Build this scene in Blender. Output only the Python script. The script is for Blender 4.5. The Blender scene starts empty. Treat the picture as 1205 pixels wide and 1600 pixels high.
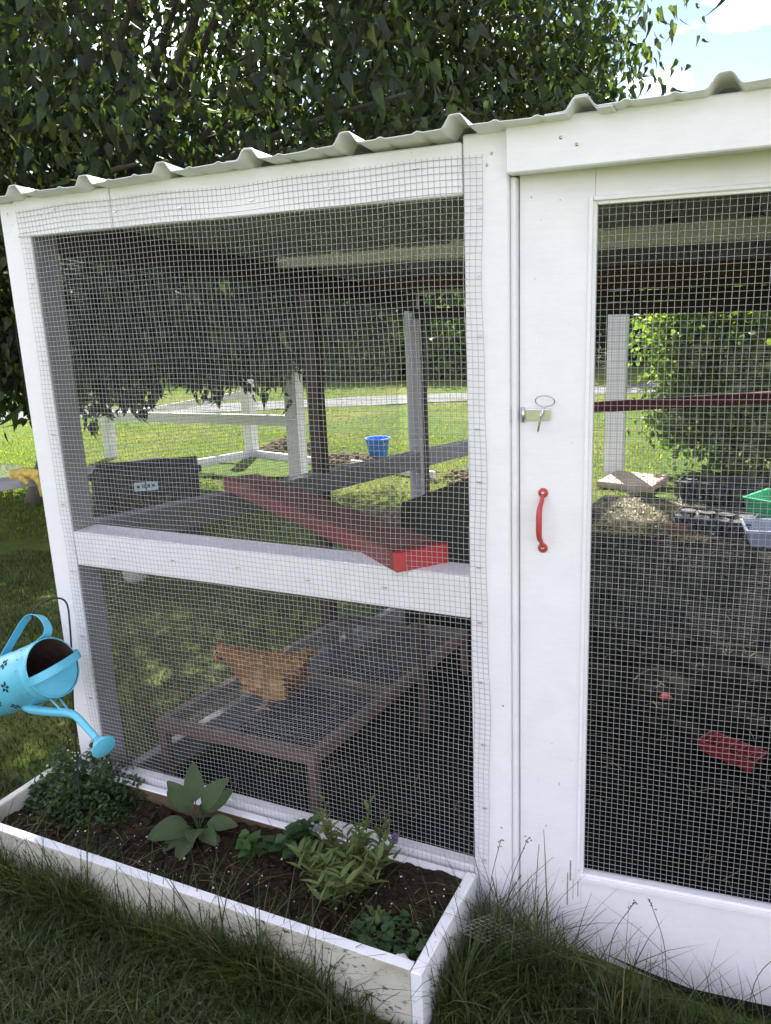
import bpy, bmesh, math, random
import numpy as np
from mathutils import Vector, Matrix, noise

random.seed(7); RNG = np.random.default_rng(11)
SC = bpy.context.scene
COL = SC.collection
R = math.radians

# ------------------------------------------------------------------ camera, sky, sun, exposure
CAM_POS = Vector((0.619, -1.6528, 1.5354))
CAM_R = Vector((0.8995431, 0.43485141, -0.04155064))
CAM_U = Vector((-0.07372079, 0.24487451, 0.96674801))
CAM_F = Vector((-0.43056643, 0.86656836, -0.25233277))
cd = bpy.data.cameras.new('camera'); cam = bpy.data.objects.new('camera', cd); COL.objects.link(cam)
m = Matrix((CAM_R, CAM_U, -CAM_F)).transposed().to_4x4(); m.translation = CAM_POS
cam.matrix_world = m
cd.sensor_fit = 'VERTICAL'; cd.sensor_height = 32.0; cd.lens = 32.0 * 1302.4 / 1600.0
cd.clip_start = 0.05; cd.clip_end = 400
SC.camera = cam

SUN_EL, SUN_AZ = 46.0, -27.0          # azimuth measured from +Y towards +X
w = bpy.data.worlds.new('World'); SC.world = w; w.use_nodes = True
nt = w.node_tree; nt.nodes.clear()
out = nt.nodes.new('ShaderNodeOutputWorld'); bg = nt.nodes.new('ShaderNodeBackground')
sky = nt.nodes.new('ShaderNodeTexSky'); sky.sky_type = 'NISHITA'; sky.sun_disc = False
sky.sun_elevation = R(SUN_EL); sky.sun_rotation = R(SUN_AZ); sky.altitude = 100; sky.dust_density = 0.2; sky.ozone_density = 3.0
# fair-weather clouds, spread unseen all round and over-bright as added fill for shaded paint
tc = nt.nodes.new('ShaderNodeTexCoord'); mp = nt.nodes.new('ShaderNodeMapping')
mp.inputs['Scale'].default_value = (1, 1, 2.6); mp.inputs['Location'].default_value = (4.1, 5.2, 0.0)
ns = nt.nodes.new('ShaderNodeTexNoise'); ns.inputs['Scale'].default_value = 3.0; ns.inputs['Detail'].default_value = 7
ns.inputs['Roughness'].default_value = 0.55
rp = nt.nodes.new('ShaderNodeValToRGB'); rp.color_ramp.elements[0].position = 0.49; rp.color_ramp.elements[1].position = 0.60
mx = nt.nodes.new('ShaderNodeMix'); mx.data_type = 'RGBA'
mx.inputs['B'].default_value = (24.0, 24.0, 26.0, 1)
nt.links.new(tc.outputs['Generated'], mp.inputs['Vector']); nt.links.new(mp.outputs[0], ns.inputs['Vector'])
nt.links.new(ns.outputs['Fac'], rp.inputs['Fac']); nt.links.new(rp.outputs['Color'], mx.inputs['Factor'])
wb = nt.nodes.new('ShaderNodeMix'); wb.data_type = 'RGBA'; wb.blend_type = 'MULTIPLY'; wb.inputs['Factor'].default_value = 1.0
wb.inputs['B'].default_value = (1.15, 1.0, 0.95, 1)      # daylight white balance of the photograph
nt.links.new(sky.outputs[0], wb.inputs['A']); nt.links.new(wb.outputs['Result'], mx.inputs['A']); nt.links.new(mx.outputs['Result'], bg.inputs['Color'])
bg.inputs['Strength'].default_value = 0.05
nt.links.new(bg.outputs[0], out.inputs[0])
sd = bpy.data.lights.new('sun', 'SUN'); sun = bpy.data.objects.new('sun', sd); COL.objects.link(sun)
sd.energy = 4.9; sd.angle = R(0.53); sd.color = (1, 0.95, 0.86)
sdir = Vector((math.sin(R(SUN_AZ)) * math.cos(R(SUN_EL)), math.cos(R(SUN_AZ)) * math.cos(R(SUN_EL)), math.sin(R(SUN_EL))))
sun.rotation_euler = sdir.to_track_quat('Z', 'Y').to_euler(); sun.location = sdir * 30
SC.view_settings.view_transform = 'Standard'; SC.view_settings.look = 'None'
SC.view_settings.gamma = 1.0; SC.view_settings.use_curve_mapping = False
SC.view_settings.exposure = 2.05

# ------------------------------------------------------------------ materials
def lin(c): return tuple(((x / 12.92) if x <= 0.04045 else ((x + 0.055) / 1.055) ** 2.4) for x in c)
class NT:
    def __init__(s, name):
        s.m = bpy.data.materials.new(name); s.m.use_nodes = True; s.t = s.m.node_tree; s.t.nodes.clear()
        s.o = s.n('ShaderNodeOutputMaterial'); s.b = s.n('ShaderNodeBsdfPrincipled'); s.l(s.b.outputs[0], s.o.inputs['Surface'])
        s.tc = s.n('ShaderNodeTexCoord')
    def n(s, k): return s.t.nodes.new(k)
    def l(s, a, b): s.t.links.new(a, b)
    def noise(s, scale, detail=4, rough=0.55, vec=None, stretch=None):
        n = s.n('ShaderNodeTexNoise'); n.inputs['Scale'].default_value = scale; n.inputs['Detail'].default_value = detail
        n.inputs['Roughness'].default_value = rough
        v = vec or s.tc.outputs['Object']
        if stretch:
            mp = s.n('ShaderNodeMapping'); mp.inputs['Scale'].default_value = stretch; s.l(v, mp.inputs['Vector']); v = mp.outputs[0]
        s.l(v, n.inputs['Vector']); return n.outputs['Fac']
    def ramp(s, fac, stops):
        r = s.n('ShaderNodeValToRGB'); e = r.color_ramp.elements
        while len(e) < len(stops): e.new(0.5)
        for x, (p, c) in zip(e, stops): x.position = p; x.color = (*c, 1) if len(c) == 3 else c
        s.l(fac, r.inputs['Fac']); return r.outputs['Color']
    def mix(s, fac, a, b, mode='MIX'):
        n = s.n('ShaderNodeMix'); n.data_type = 'RGBA'; n.blend_type = mode
        for sock, v in (('Factor', fac), ('A', a), ('B', b)):
            if isinstance(v, (int, float)): n.inputs[sock].default_value = v
            elif isinstance(v, tuple): n.inputs[sock].default_value = (*v, 1)
            else: s.l(v, n.inputs[sock])
        return n.outputs['Result']
    def bump(s, h, strength=0.3, dist=0.01):
        b = s.n('ShaderNodeBump'); b.inputs['Strength'].default_value = strength; b.inputs['Distance'].default_value = dist
        s.l(h, b.inputs['Height']); s.l(b.outputs[0], s.b.inputs['Normal'])
    def col(s, c):
        if isinstance(c, tuple): s.b.inputs['Base Color'].default_value = (*c, 1)
        else: s.l(c, s.b.inputs['Base Color'])
    def p(s, **k):
        for a, v in k.items(): s.b.inputs[a.replace('_', ' ')].default_value = v
        return s

M = {}
def mat_paint(name, base, dirt, dirt_lo=0.60, dirt_hi=0.75, rough=0.45, speck=True, grain=(3, 3, 40)):
    s = NT(name); big = s.noise(3.0, 6, 0.6); c = s.ramp(s.noise(14, 5, 0.6), [(0.35, tuple(x * 0.95 for x in base)), (0.65, base)])
    f = s.ramp(big, [(dirt_lo, (0, 0, 0)), (dirt_hi, (1, 1, 1))])
    c = s.mix(1.0, c, s.ramp(s.noise(7, 6, 0.7, stretch=(grain[0], grain[1], grain[2] * .5)), [(0.3, (.955, .955, .957)), (0.65, (1, 1, 1))]), 'MULTIPLY')
    c = s.mix(f, c, dirt)
    if speck:
        sp = s.ramp(s.noise(110, 2, 0.5), [(0.75, (0, 0, 0)), (0.79, (1, 1, 1))]); c = s.mix(sp, c, (0.14, 0.12, 0.1))
    s.col(c); s.p(Roughness=rough)
    g = s.noise(18, 5, 0.65, stretch=grain); s.bump(g, 0.16, 0.004); M[name] = s.m
mat_paint('white_paint', (0.86, 0.82, 0.86), (0.75, 0.71, 0.71), 0.62, 0.85)
mat_paint('white_paint_y', (0.82, 0.81, 0.84), (0.68, 0.66, 0.63), 0.60, 0.85, grain=(30, 2, 30))
mat_paint('grey_paint', (0.42, 0.43, 0.45), (0.30, 0.30, 0.31), 0.5, 0.8, grain=(30, 2, 30))
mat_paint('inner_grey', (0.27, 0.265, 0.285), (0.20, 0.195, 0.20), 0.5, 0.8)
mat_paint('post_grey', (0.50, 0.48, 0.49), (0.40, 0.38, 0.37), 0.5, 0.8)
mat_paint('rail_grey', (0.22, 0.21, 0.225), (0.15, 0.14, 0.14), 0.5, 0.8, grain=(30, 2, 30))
mat_paint('planter_paint', (0.66, 0.63, 0.57), (0.40, 0.35, 0.27), 0.44, 0.68, 0.7)
s = NT('planter_front'); c = s.ramp(s.noise(5, 6, 0.65), [(0.35, (0.62, 0.59, 0.53)), (0.55, (0.52, 0.48, 0.41)), (0.75, (0.32, 0.27, 0.20))])
f1 = s.ramp(s.noise(55, 5, 0.7, stretch=(1, 1, 1.8)), [(0.56, (0, 0, 0)), (0.62, (1, 1, 1))]); f2 = s.ramp(s.noise(6, 4), [(0.42, (0, 0, 0)), (0.58, (1, 1, 1))])
c = s.mix(s.mix(1.0, f1, f2, 'MULTIPLY'), c, (0.07, 0.055, 0.04)); s.col(c); s.p(Roughness=0.75); s.bump(s.noise(18, 4, 0.6, stretch=(3, 3, 40)), 0.25, 0.004); M['planter_front'] = s.m
mat_paint('red_paint', (0.48, 0.035, 0.045), (0.30, 0.05, 0.04), 0.5, 0.8, 0.5)
mat_paint('dirty_shaded_red', (0.22, 0.035, 0.035), (0.13, 0.05, 0.04), 0.45, 0.75, 0.6)  # plank red darkened for dirt and, in the colour itself, its shaded side
mat_paint('red_handle', (0.48, 0.05, 0.055), (0.42, 0.06, 0.06), 0.6, 0.8, 0.35, speck=False)
mat_paint('maroon_paint', (0.17, 0.015, 0.03), (0.12, 0.03, 0.03), 0.5, 0.8, 0.5)
def mat_wood(name, a, b, rough=0.8, sc=(4, 60, 60)):
    s = NT(name); f = s.noise(6, 6, 0.65, stretch=sc); s.col(s.ramp(f, [(0.3, a), (0.7, b)])); s.p(Roughness=rough); s.bump(f, 0.4, 0.003); M[name] = s.m
mat_wood('dark_wood', (0.035, 0.022, 0.016), (0.10, 0.062, 0.042))
mat_wood('brown_wood', (0.09, 0.045, 0.026), (0.17, 0.085, 0.05))
mat_wood('raw_wood', (0.10, 0.058, 0.034), (0.18, 0.105, 0.06))
mat_wood('stained_wood', (0.10, 0.058, 0.048), (0.22, 0.135, 0.115))
mat_wood('dirty_red_top', (0.10, 0.05, 0.04), (0.22, 0.08, 0.06))
mat_wood('tan_board', (0.34, 0.24, 0.18), (0.46, 0.34, 0.26), sc=(20, 20, 20))
mat_wood('bark', (0.045, 0.035, 0.028), (0.13, 0.105, 0.085), sc=(9, 9, 2))
def mat_simple(name, c, rough=0.5, metal=0.0, var=0.12, sc=20, bump=0.0):
    s = NT(name); f = s.noise(sc, 4); s.col(s.ramp(f, [(0.3, tuple(x * (1 - var) for x in c)), (0.7, tuple(min(1, x * (1 + var)) for x in c))]))
    s.p(Roughness=rough, Metallic=metal)
    if bump: s.bump(f, bump, 0.005)
    M[name] = s.m
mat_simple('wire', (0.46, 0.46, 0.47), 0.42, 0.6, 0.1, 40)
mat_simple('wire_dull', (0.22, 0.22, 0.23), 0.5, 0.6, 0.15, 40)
mat_simple('deck_wire', (0.30, 0.28, 0.28), 0.7, 0.1, 0.25, 30)
mat_simple('steel', (0.62, 0.62, 0.63), 0.28, 1.0, 0.08, 60)
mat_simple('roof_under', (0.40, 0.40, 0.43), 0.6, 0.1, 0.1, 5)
mat_simple('roof_metal', (0.78, 0.77, 0.80), 0.4, 0.1, 0.06, 5)
mat_simple('black_plastic', (0.013, 0.013, 0.015), 0.5, 0, 0.3, 30, 0.1)
mat_simple('black_metal', (0.012, 0.012, 0.012), 0.4, 0.2, 0.2, 30)
mat_simple('grey_plastic', (0.045, 0.05, 0.07), 0.5, 0, 0.1)
mat_simple('blue_plastic', (0.015, 0.20, 0.75), 0.45, 0, 0.08)
mat_simple('green_plastic', (0.0, 0.33, 0.13), 0.45, 0, 0.08)
mat_simple('label_paper', (0.42, 0.50, 0.52), 0.6, 0, 0.1)
mat_simple('label_ink', (0.03, 0.05, 0.06), 0.6, 0, 0.1)
mat_simple('glove', (0.55, 0.40, 0.09), 0.85, 0, 0.25, 25, 0.4)
mat_simple('hen_flesh', (0.42, 0.20, 0.14), 0.6, 0, 0.1, 60)
mat_simple('hen_comb', (0.40, 0.09, 0.07), 0.6, 0, 0.1, 60)
mat_simple('hen_leg', (0.42, 0.27, 0.19), 0.6, 0, 0.15, 80)
mat_simple('eye', (0.015, 0.01, 0.008), 0.2)
mat_simple('stone', (0.45, 0.43, 0.40), 0.9, 0, 0.2, 25, 0.5)
mat_simple('white_stone', (0.72, 0.72, 0.72), 0.8, 0, 0.08, 25, 0.5)
mat_simple('road', (0.075, 0.08, 0.085), 0.9, 0, 0.12, 3)
mat_simple('petal_white', (0.75, 0.75, 0.76), 0.7)
mat_simple('petal_violet', (0.09, 0.045, 0.16), 0.7)
mat_simple('perlite', (0.72, 0.72, 0.70), 0.9)
mat_simple('scuff', (0.30, 0.26, 0.24), 0.8, 0, 0.5, 90)
mat_simple('cutout', (0.008, 0.009, 0.010), 0.9)
mat_simple('rust', (0.055, 0.028, 0.02), 0.9, 0, 0.4, 40)
# watering can enamel with rust specks
s = NT('can_blue'); f = s.noise(9, 5); c = s.ramp(f, [(0.35, (0.10, 0.43, 0.60)), (0.7, (0.14, 0.52, 0.70))])
r = s.ramp(s.noise(35, 5, 0.75), [(0.62, (0, 0, 0)), (0.72, (1, 1, 1))]); s.col(s.mix(r, c, (0.09, 0.20, 0.24))); s.p(Roughness=0.38); s.bump(s.noise(30, 2), 0.06, 0.003); M['can_blue'] = s.m
# clear plastic
s = NT('clear_plastic'); s.col((0.9, 0.9, 0.9)); s.p(Roughness=0.2, Alpha=0.28); M['clear_plastic'] = s.m
s = NT('frosted_plastic'); s.col((0.30, 0.33, 0.42)); s.p(Roughness=0.35, Alpha=0.75); M['frosted_plastic'] = s.m
# soils and ground
def mat_soil(name, a, b, sc=30):
    s = NT(name); f = s.noise(sc, 8, 0.7); s.col(s.ramp(f, [(0.3, a), (0.75, b)])); s.p(Roughness=1.0); s.b.inputs['Specular IOR Level'].default_value = 0.05; s.bump(f, 0.9, 0.02); M[name] = s.m
mat_soil('soil', (0.012, 0.009, 0.007), (0.06, 0.042, 0.03), 45)
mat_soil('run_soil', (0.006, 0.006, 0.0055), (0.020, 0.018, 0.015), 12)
mat_soil('clod', (0.02, 0.014, 0.010), (0.075, 0.052, 0.036), 60)
mat_soil('straw', (0.16, 0.12, 0.05), (0.42, 0.33, 0.16), 60)
mat_soil('mulch', (0.09, 0.07, 0.045), (0.26, 0.20, 0.13), 30)
s = NT('lawn_ground'); f = s.noise(0.5, 6, 0.65); f2 = s.noise(9, 6, 0.7)
c = s.ramp(f2, [(0.25, (0.03, 0.05, 0.012)), (0.55, (0.075, 0.115, 0.025)), (0.8, (0.13, 0.15, 0.04))])
c2 = s.mix(s.ramp(f, [(0.45, (0, 0, 0)), (0.75, (1, 1, 1))]), c, (0.15, 0.14, 0.05)); s.col(c2); s.b.inputs['Specular IOR Level'].default_value = 0.05; s.p(Roughness=1.0); s.bump(f2, 0.8, 0.05); M['lawn_ground'] = s.m

def mat_leaf(name, stops, trans=0.45, tcol=None, rough=0.45, bump=0.0):
    """leaf: diffuse + gloss + translucency; the per-leaf random value picks the colour"""
    s = NT(name); a = s.n('ShaderNodeAttribute'); a.attribute_name = 'rnd'
    c = s.ramp(a.outputs['Fac'], stops)
    nz = s.noise(40, 3); c = s.mix(0.35, c, s.mix(nz, (0.6, 0.6, 0.6), (1.3, 1.3, 1.3)), 'MULTIPLY')
    s.col(c); s.p(Roughness=rough); s.b.inputs['Specular IOR Level'].default_value = 0.35
    if bump: s.bump(s.noise(160, 3, 0.6), bump, 0.004)
    tr = s.n('ShaderNodeBsdfTranslucent'); s.l(s.mix(1.0, c, tcol or (2.0, 2.1, 0.8), 'MULTIPLY'), tr.inputs['Color'])
    ms = s.n('ShaderNodeMixShader'); ms.inputs[0].default_value = trans
    s.l(s.b.outputs[0], ms.inputs[1]); s.l(tr.outputs[0], ms.inputs[2]); s.l(ms.outputs[0], s.o.inputs['Surface']); M[name] = s.m
mat_leaf('linden_leaf', [(0, (0.020, 0.032, 0.021)), (0.5, (0.034, 0.050, 0.030)), (0.93, (0.05, 0.08, 0.024)), (1, (0.085, 0.10, 0.02))], 0.5)
mat_leaf('bush_leaf', [(0, (0.05, 0.09, 0.02)), (0.5, (0.10, 0.155, 0.035)), (1, (0.15, 0.19, 0.05))], 0.6)
mat_leaf('far_leaf', [(0, (0.03, 0.05, 0.02)), (0.5, (0.05, 0.08, 0.03)), (1, (0.09, 0.12, 0.04))], 0.4)
mat_leaf('dark_leaf', [(0, (0.014, 0.028, 0.012)), (0.5, (0.025, 0.045, 0.017)), (1, (0.045, 0.07, 0.024))], 0.3)
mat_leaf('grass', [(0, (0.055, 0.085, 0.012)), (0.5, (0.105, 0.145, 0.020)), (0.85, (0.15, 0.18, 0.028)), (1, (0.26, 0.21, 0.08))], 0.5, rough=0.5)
mat_leaf('shaded_grass', [(0, (0.018, 0.034, 0.010)), (0.5, (0.038, 0.060, 0.016)), (0.85, (0.072, 0.090, 0.024)), (1, (0.16, 0.135, 0.065))], 0.32, rough=0.5)  # darker copy of the grass colours, shade painted in for front and left lawn
mat_leaf('sage_leaf', [(0, (0.06, 0.09, 0.042)), (1, (0.09, 0.125, 0.06))], 0.25, rough=0.75, bump=0.7)
mat_leaf('mint_leaf', [(0, (0.05, 0.10, 0.03)), (1, (0.09, 0.16, 0.05))], 0.3)
mat_leaf('balm_leaf', [(0, (0.035, 0.075, 0.03)), (1, (0.06, 0.11, 0.04))], 0.3)
mat_leaf('lavender_leaf', [(0, (0.075, 0.11, 0.035)), (1, (0.15, 0.19, 0.065))], 0.25, rough=0.7)
mat_leaf('thyme_leaf', [(0, (0.025, 0.05, 0.018)), (1, (0.06, 0.10, 0.035))], 0.25)
mat_leaf('straw_blade', [(0, (0.10, 0.09, 0.03)), (0.6, (0.22, 0.18, 0.07)), (1, (0.36, 0.28, 0.14))], 0.2)
mat_leaf('plumage', [(0, (0.22, 0.105, 0.038)), (0.4, (0.32, 0.165, 0.065)), (0.75, (0.40, 0.225, 0.10)), (1, (0.50, 0.33, 0.18))], 0.12, (1, 1, 1), 0.9)
# hen feathers: scalloped pattern and soft colour variation
s = NT('feather'); f = s.noise(14, 5)
v = s.n('ShaderNodeTexVoronoi'); v.inputs['Scale'].default_value = 70
mpn = s.n('ShaderNodeMapping'); mpn.inputs['Scale'].default_value = (0.55, 1, 1); s.l(s.tc.outputs['Object'], mpn.inputs[0]); s.l(mpn.outputs[0], v.inputs['Vector'])
c = s.ramp(f, [(0.3, (0.22, 0.10, 0.036)), (0.55, (0.31, 0.155, 0.06)), (0.8, (0.40, 0.23, 0.11))])
c = s.mix(0.5, c, s.ramp(v.outputs['Distance'], [(0.0, (1.15, 1.1, 1.05)), (0.7, (0.55, 0.5, 0.45))]), 'MULTIPLY')
s.col(c); s.p(Roughness=0.85); s.bump(v.outputs['Distance'], 0.6, 0.006); M['feather'] = s.m

# ------------------------------------------------------------------ mesh helpers
def mesh_np(name, V, faces_by_k, rnd=None, smooth=False):
    """V (n,3); faces_by_k: list of int arrays (m,k)"""
    me = bpy.data.meshes.new(name); V = np.asarray(V, np.float32); me.vertices.add(len(V)); me.vertices.foreach_set('co', V.ravel())
    faces_by_k = [np.asarray(f, np.int32) for f in faces_by_k if len(f)]
    loops = np.concatenate([f.ravel() for f in faces_by_k]); tot = np.concatenate([np.full(len(f), f.shape[1], np.int32) for f in faces_by_k])
    me.loops.add(len(loops)); me.loops.foreach_set('vertex_index', loops)
    me.polygons.add(len(tot)); st = np.concatenate([[0], np.cumsum(tot)[:-1]]).astype(np.int32)
    me.polygons.foreach_set('loop_start', st); me.polygons.foreach_set('loop_total', tot)
    if smooth: me.polygons.foreach_set('use_smooth', np.ones(len(tot), bool))
    if rnd is not None:
        at = me.attributes.new('rnd', 'FLOAT', 'POINT'); at.data.foreach_set('value', np.asarray(rnd, np.float32))
    me.update(calc_edges=True); return me

def link(name, me, mat, parent=None, recenter=True):
    """links a mesh given in world coordinates as one object; its origin goes to its own middle"""
    loc = Vector((0, 0, 0))
    if recenter and len(me.vertices):
        co = np.empty(len(me.vertices) * 3, np.float32); me.vertices.foreach_get('co', co); co = co.reshape(-1, 3)
        c = (co.min(0) + co.max(0)) / 2; loc = Vector(c.tolist()); co -= c; me.vertices.foreach_set('co', co.ravel()); me.update()
    if isinstance(mat, str): mat = M[mat]
    if mat is not None and not me.materials: me.materials.append(mat)
    o = bpy.data.objects.new(name, me); COL.objects.link(o)
    place(o, parent, loc); return o
def wloc(o):
    v = o.location.copy()
    p = o.parent
    while p is not None: v += p.location; p = p.parent
    return v
def place(o, parent, loc):
    if parent is not None:
        o.parent = parent; o.location = loc - wloc(parent)
    else: o.location = loc
def thing(name, label, cat, loc=(0, 0, 0), group=None):
    o = bpy.data.objects.new(name, None); COL.objects.link(o); o.location = loc; o.empty_display_size = 0.1
    return tag(o, label, cat, group)
def tag(o, label=None, cat=None, group=None, kind=None):
    if label: o['label'] = label
    if cat: o['category'] = cat
    if group: o['group'] = group
    if kind: o['kind'] = kind
    return o

def bm_mesh(name, bm, smooth=False):
    me = bpy.data.meshes.new(name); bmesh.ops.recalc_face_normals(bm, faces=bm.faces); bm.to_mesh(me); bm.free()
    if smooth:
        me.polygons.foreach_set('use_smooth', np.ones(len(me.polygons), bool))
    return me
def board_bm(x0, x1, y0, y1, z0, z1, bev=0.003, sh=0.0, bm=None):
    """box with eased edges; sh = fall of z per metre of y"""
    own = bm is None; b = bmesh.new()
    g = bmesh.ops.create_cube(b, size=1.0)
    for v in b.verts:
        v.co = Vector((x0 + (v.co.x + .5) * (x1 - x0), y0 + (v.co.y + .5) * (y1 - y0), z0 + (v.co.z + .5) * (z1 - z0)))
    if bev: bmesh.ops.bevel(b, geom=list(b.edges), offset=bev, segments=1, affect='EDGES', profile=0.5)
    if sh:
        for v in b.verts: v.co.z -= sh * v.co.y
    if own: return b
    me = bpy.data.meshes.new('t'); b.to_mesh(me); b.free(); bm.from_mesh(me); bpy.data.meshes.remove(me); return bm
def board(name, x0, x1, y0, y1, z0, z1, mat, parent=None, bev=0.003, sh=0.0):
    return link(name, bm_mesh(name, board_bm(x0, x1, y0, y1, z0, z1, bev, sh)), mat, parent)
def beam(name, a, b, w_, h_, mat, parent=None, bev=0.003, up=(0, 0, 1)):
    """board from a to b with width w_ (sideways) and height h_"""
    a, b = Vector(a), Vector(b); d = (b - a); L = d.length; d.normalize()
    s_ = d.cross(Vector(up)).normalized(); u_ = s_.cross(d).normalized()
    bm = board_bm(0, L, -w_ / 2, w_ / 2, -h_ / 2, h_ / 2, bev)
    mt = Matrix((d, s_ * -1, u_)).transposed().to_4x4(); mt.translation = a
    for v in bm.verts: v.co = mt @ v.co
    return link(name, bm_mesh(name, bm), mat, parent)
def tube_bm(bm, pts, rad, seg=8, cap=True, flat=None, closed=False):
    """tube along pts; rad float or list"""
    pts = [Vector(p) for p in pts]; n = len(pts); rings = []
    t0 = (pts[1] - pts[0]).normalized(); ref = Vector((0, 0, 1)) if abs(t0.z) < .9 else Vector((1, 0, 0))
    nn = t0.cross(ref).normalized()
    for i, p in enumerate(pts):
        a = pts[(i - 1) % n] if (closed or i > 0) else p; b = pts[(i + 1) % n] if (closed or i < n - 1) else p
        t = (b - a).normalized(); nn = (nn - t * nn.dot(t)).normalized(); bi = t.cross(nn)
        r = rad[i] if isinstance(rad, (list, tuple)) else rad
        rings.append([bm.verts.new(p + (nn * math.cos(2 * math.pi * k / seg) + bi * math.sin(2 * math.pi * k / seg)) * r) for k in range(seg)])
    for i in range(n if closed else n - 1):
        A, B = rings[i], rings[(i + 1) % n]
        for k in range(seg): bm.faces.new((A[k], A[(k + 1) % seg], B[(k + 1) % seg], B[k]))
    if cap and not closed:
        bm.faces.new(rings[0][::-1]); bm.faces.new(rings[-1])
    return bm
def tube(name, pts, rad, mat, parent=None, seg=8, closed=False):
    return link(name, bm_mesh(name, tube_bm(bmesh.new(), pts, rad, seg, closed=closed), True), mat, parent)
def ribbon(name, pts, side, width, thick, mat, parent=None):
    """flat strip along pts, 'side' = direction of its width"""
    bm = bmesh.new(); pts = [Vector(p) for p in pts]; side = Vector(side).normalized(); R_ = []
    for i, p in enumerate(pts):
        t = (pts[min(i + 1, len(pts) - 1)] - pts[max(i - 1, 0)]).normalized(); n = t.cross(side).normalized()
        R_.append([bm.verts.new(p + side * a * width / 2 + n * b * thick / 2) for a, b in ((-1, -1), (1, -1), (1, 1), (-1, 1))])
    for A, B in zip(R_, R_[1:]):
        for k in range(4): bm.faces.new((A[k], A[(k + 1) % 4], B[(k + 1) % 4], B[k]))
    bm.faces.new(R_[0][::-1]); bm.faces.new(R_[-1])
    return link(name, bm_mesh(name, bm, False), mat, parent)
def spline(P, n=8):
    """Catmull-Rom through points"""
    P = [Vector(p) for p in P]; out = []
    for i in range(len(P) - 1):
        p0, p1, p2, p3 = P[max(i - 1, 0)], P[i], P[i + 1], P[min(i + 2, len(P) - 1)]
        for k in range(n):
            t = k / n
            out.append(0.5 * ((2 * p1) + (p2 - p0) * t + (2 * p0 - 5 * p1 + 4 * p2 - p3) * t * t + (3 * p1 - p0 - 3 * p2 + p3) * t ** 3))
    out.append(P[-1]); return out

def wires(name, O, U, Vv, lu, lv, sp, rad, mat, parent, wob=0.0, wdir=None, seg=10, seed=0, wobu=0.0, shz=0.0):
    """welded wire mesh: two sets of thin wires on the plane O + U*u + V*v with a little slack"""
    O, U, Vv = np.array(O, float), np.array(U, float), np.array(Vv, float); N = np.cross(U, Vv); N /= np.linalg.norm(N)
    rg = np.random.default_rng(seed); ph = rg.uniform(0, 6.28, 12)
    def warp(u, v):
        h = wob * (np.sin(u * 5.1 + ph[0]) * np.sin(v * 4.3 + ph[1]) + .5 * np.sin(u * 11 + ph[2] + v * 3) + .4 * np.sin(v * 13 + ph[3]))
        du = wobu * (np.sin(v * 9.7 + ph[4] + u * 2) + .6 * np.sin(v * 23 + ph[5]) + .5 * np.sin(u * 7 + v * 4 + ph[6]))
        dv = wobu * (np.sin(u * 8.3 + ph[7] + v * 2.5) + .6 * np.sin(u * 19 + ph[8]) + .5 * np.sin(v * 6 + u * 3 + ph[9]))
        P = O + (u + du)[:, None] * U + (v + dv)[:, None] * Vv + h[:, None] * N
        if shz: P[:, 2] -= shz * (P[:, 1])
        return P
    Vs, Fs, base = [], [], 0
    def addset(nw, L, other):
        nonlocal base
        t = np.linspace(0, L, seg + 1)
        for i in range(nw):
            c = np.full(seg + 1, i * sp)
            P = warp(c, t) if other == 'v' else warp(t, c)
            S = U if other == 'v' else Vv; off = 0.0 if other == 'v' else rad * 1.2
            ring = np.stack([P + N * (rad + off), P + S * rad + N * off, P - N * (rad - off), P - S * rad + N * off], 1)
            Vs.append(ring.reshape(-1, 3)); q = np.arange(seg)[:, None] * 4
            for k in range(4):
                Fs.append(base + np.concatenate([q + k, q + (k + 1) % 4, q + 4 + (k + 1) % 4, q + 4 + k], 1))
            base += (seg + 1) * 4
    addset(int(lu / sp) + 1, lv, 'v'); addset(int(lv / sp) + 1, lu, 'u')
    o = link(name, mesh_np(name, np.concatenate(Vs), [np.concatenate(Fs)], smooth=True), mat, parent)
    o['kind'] = 'stuff'; return o

# leaf templates: (x across, y along, z lift), quads, tris
LEAF_V = np.array([[0, 0, 0], [0, .5, -.05], [0, 1, -.16], [-.40, .16, .05], [-.36, .55, .02], [.40, .16, .05], [.36, .55, .02]], float)
LEAF_Q = np.array([[0, 1, 4, 3], [0, 5, 6, 1]]); LEAF_T = np.array([[1, 2, 4], [1, 6, 2]])
THIN_V = LEAF_V * np.array([.42, 1, 1]); 
HEART_V = np.array([[0, .02, 0], [0, .36, -.03], [0, .7, -.09], [0, 1.08, -.22], [-.2, -.07, .02], [-.43, .14, .05], [-.42, .40, .03], [-.23, .72, -.06], [.2, -.07, .02], [.43, .14, .05], [.42, .40, .03], [.23, .72, -.06]], float) * np.array([.66, 1, 1.6])
HEART_Q = np.array([[0, 1, 5, 4], [1, 2, 7, 6], [0, 8, 9, 1], [1, 10, 11, 2]]); HEART_T = np.array([[1, 6, 5], [2, 3, 7], [1, 9, 10], [2, 11, 3]])
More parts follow.
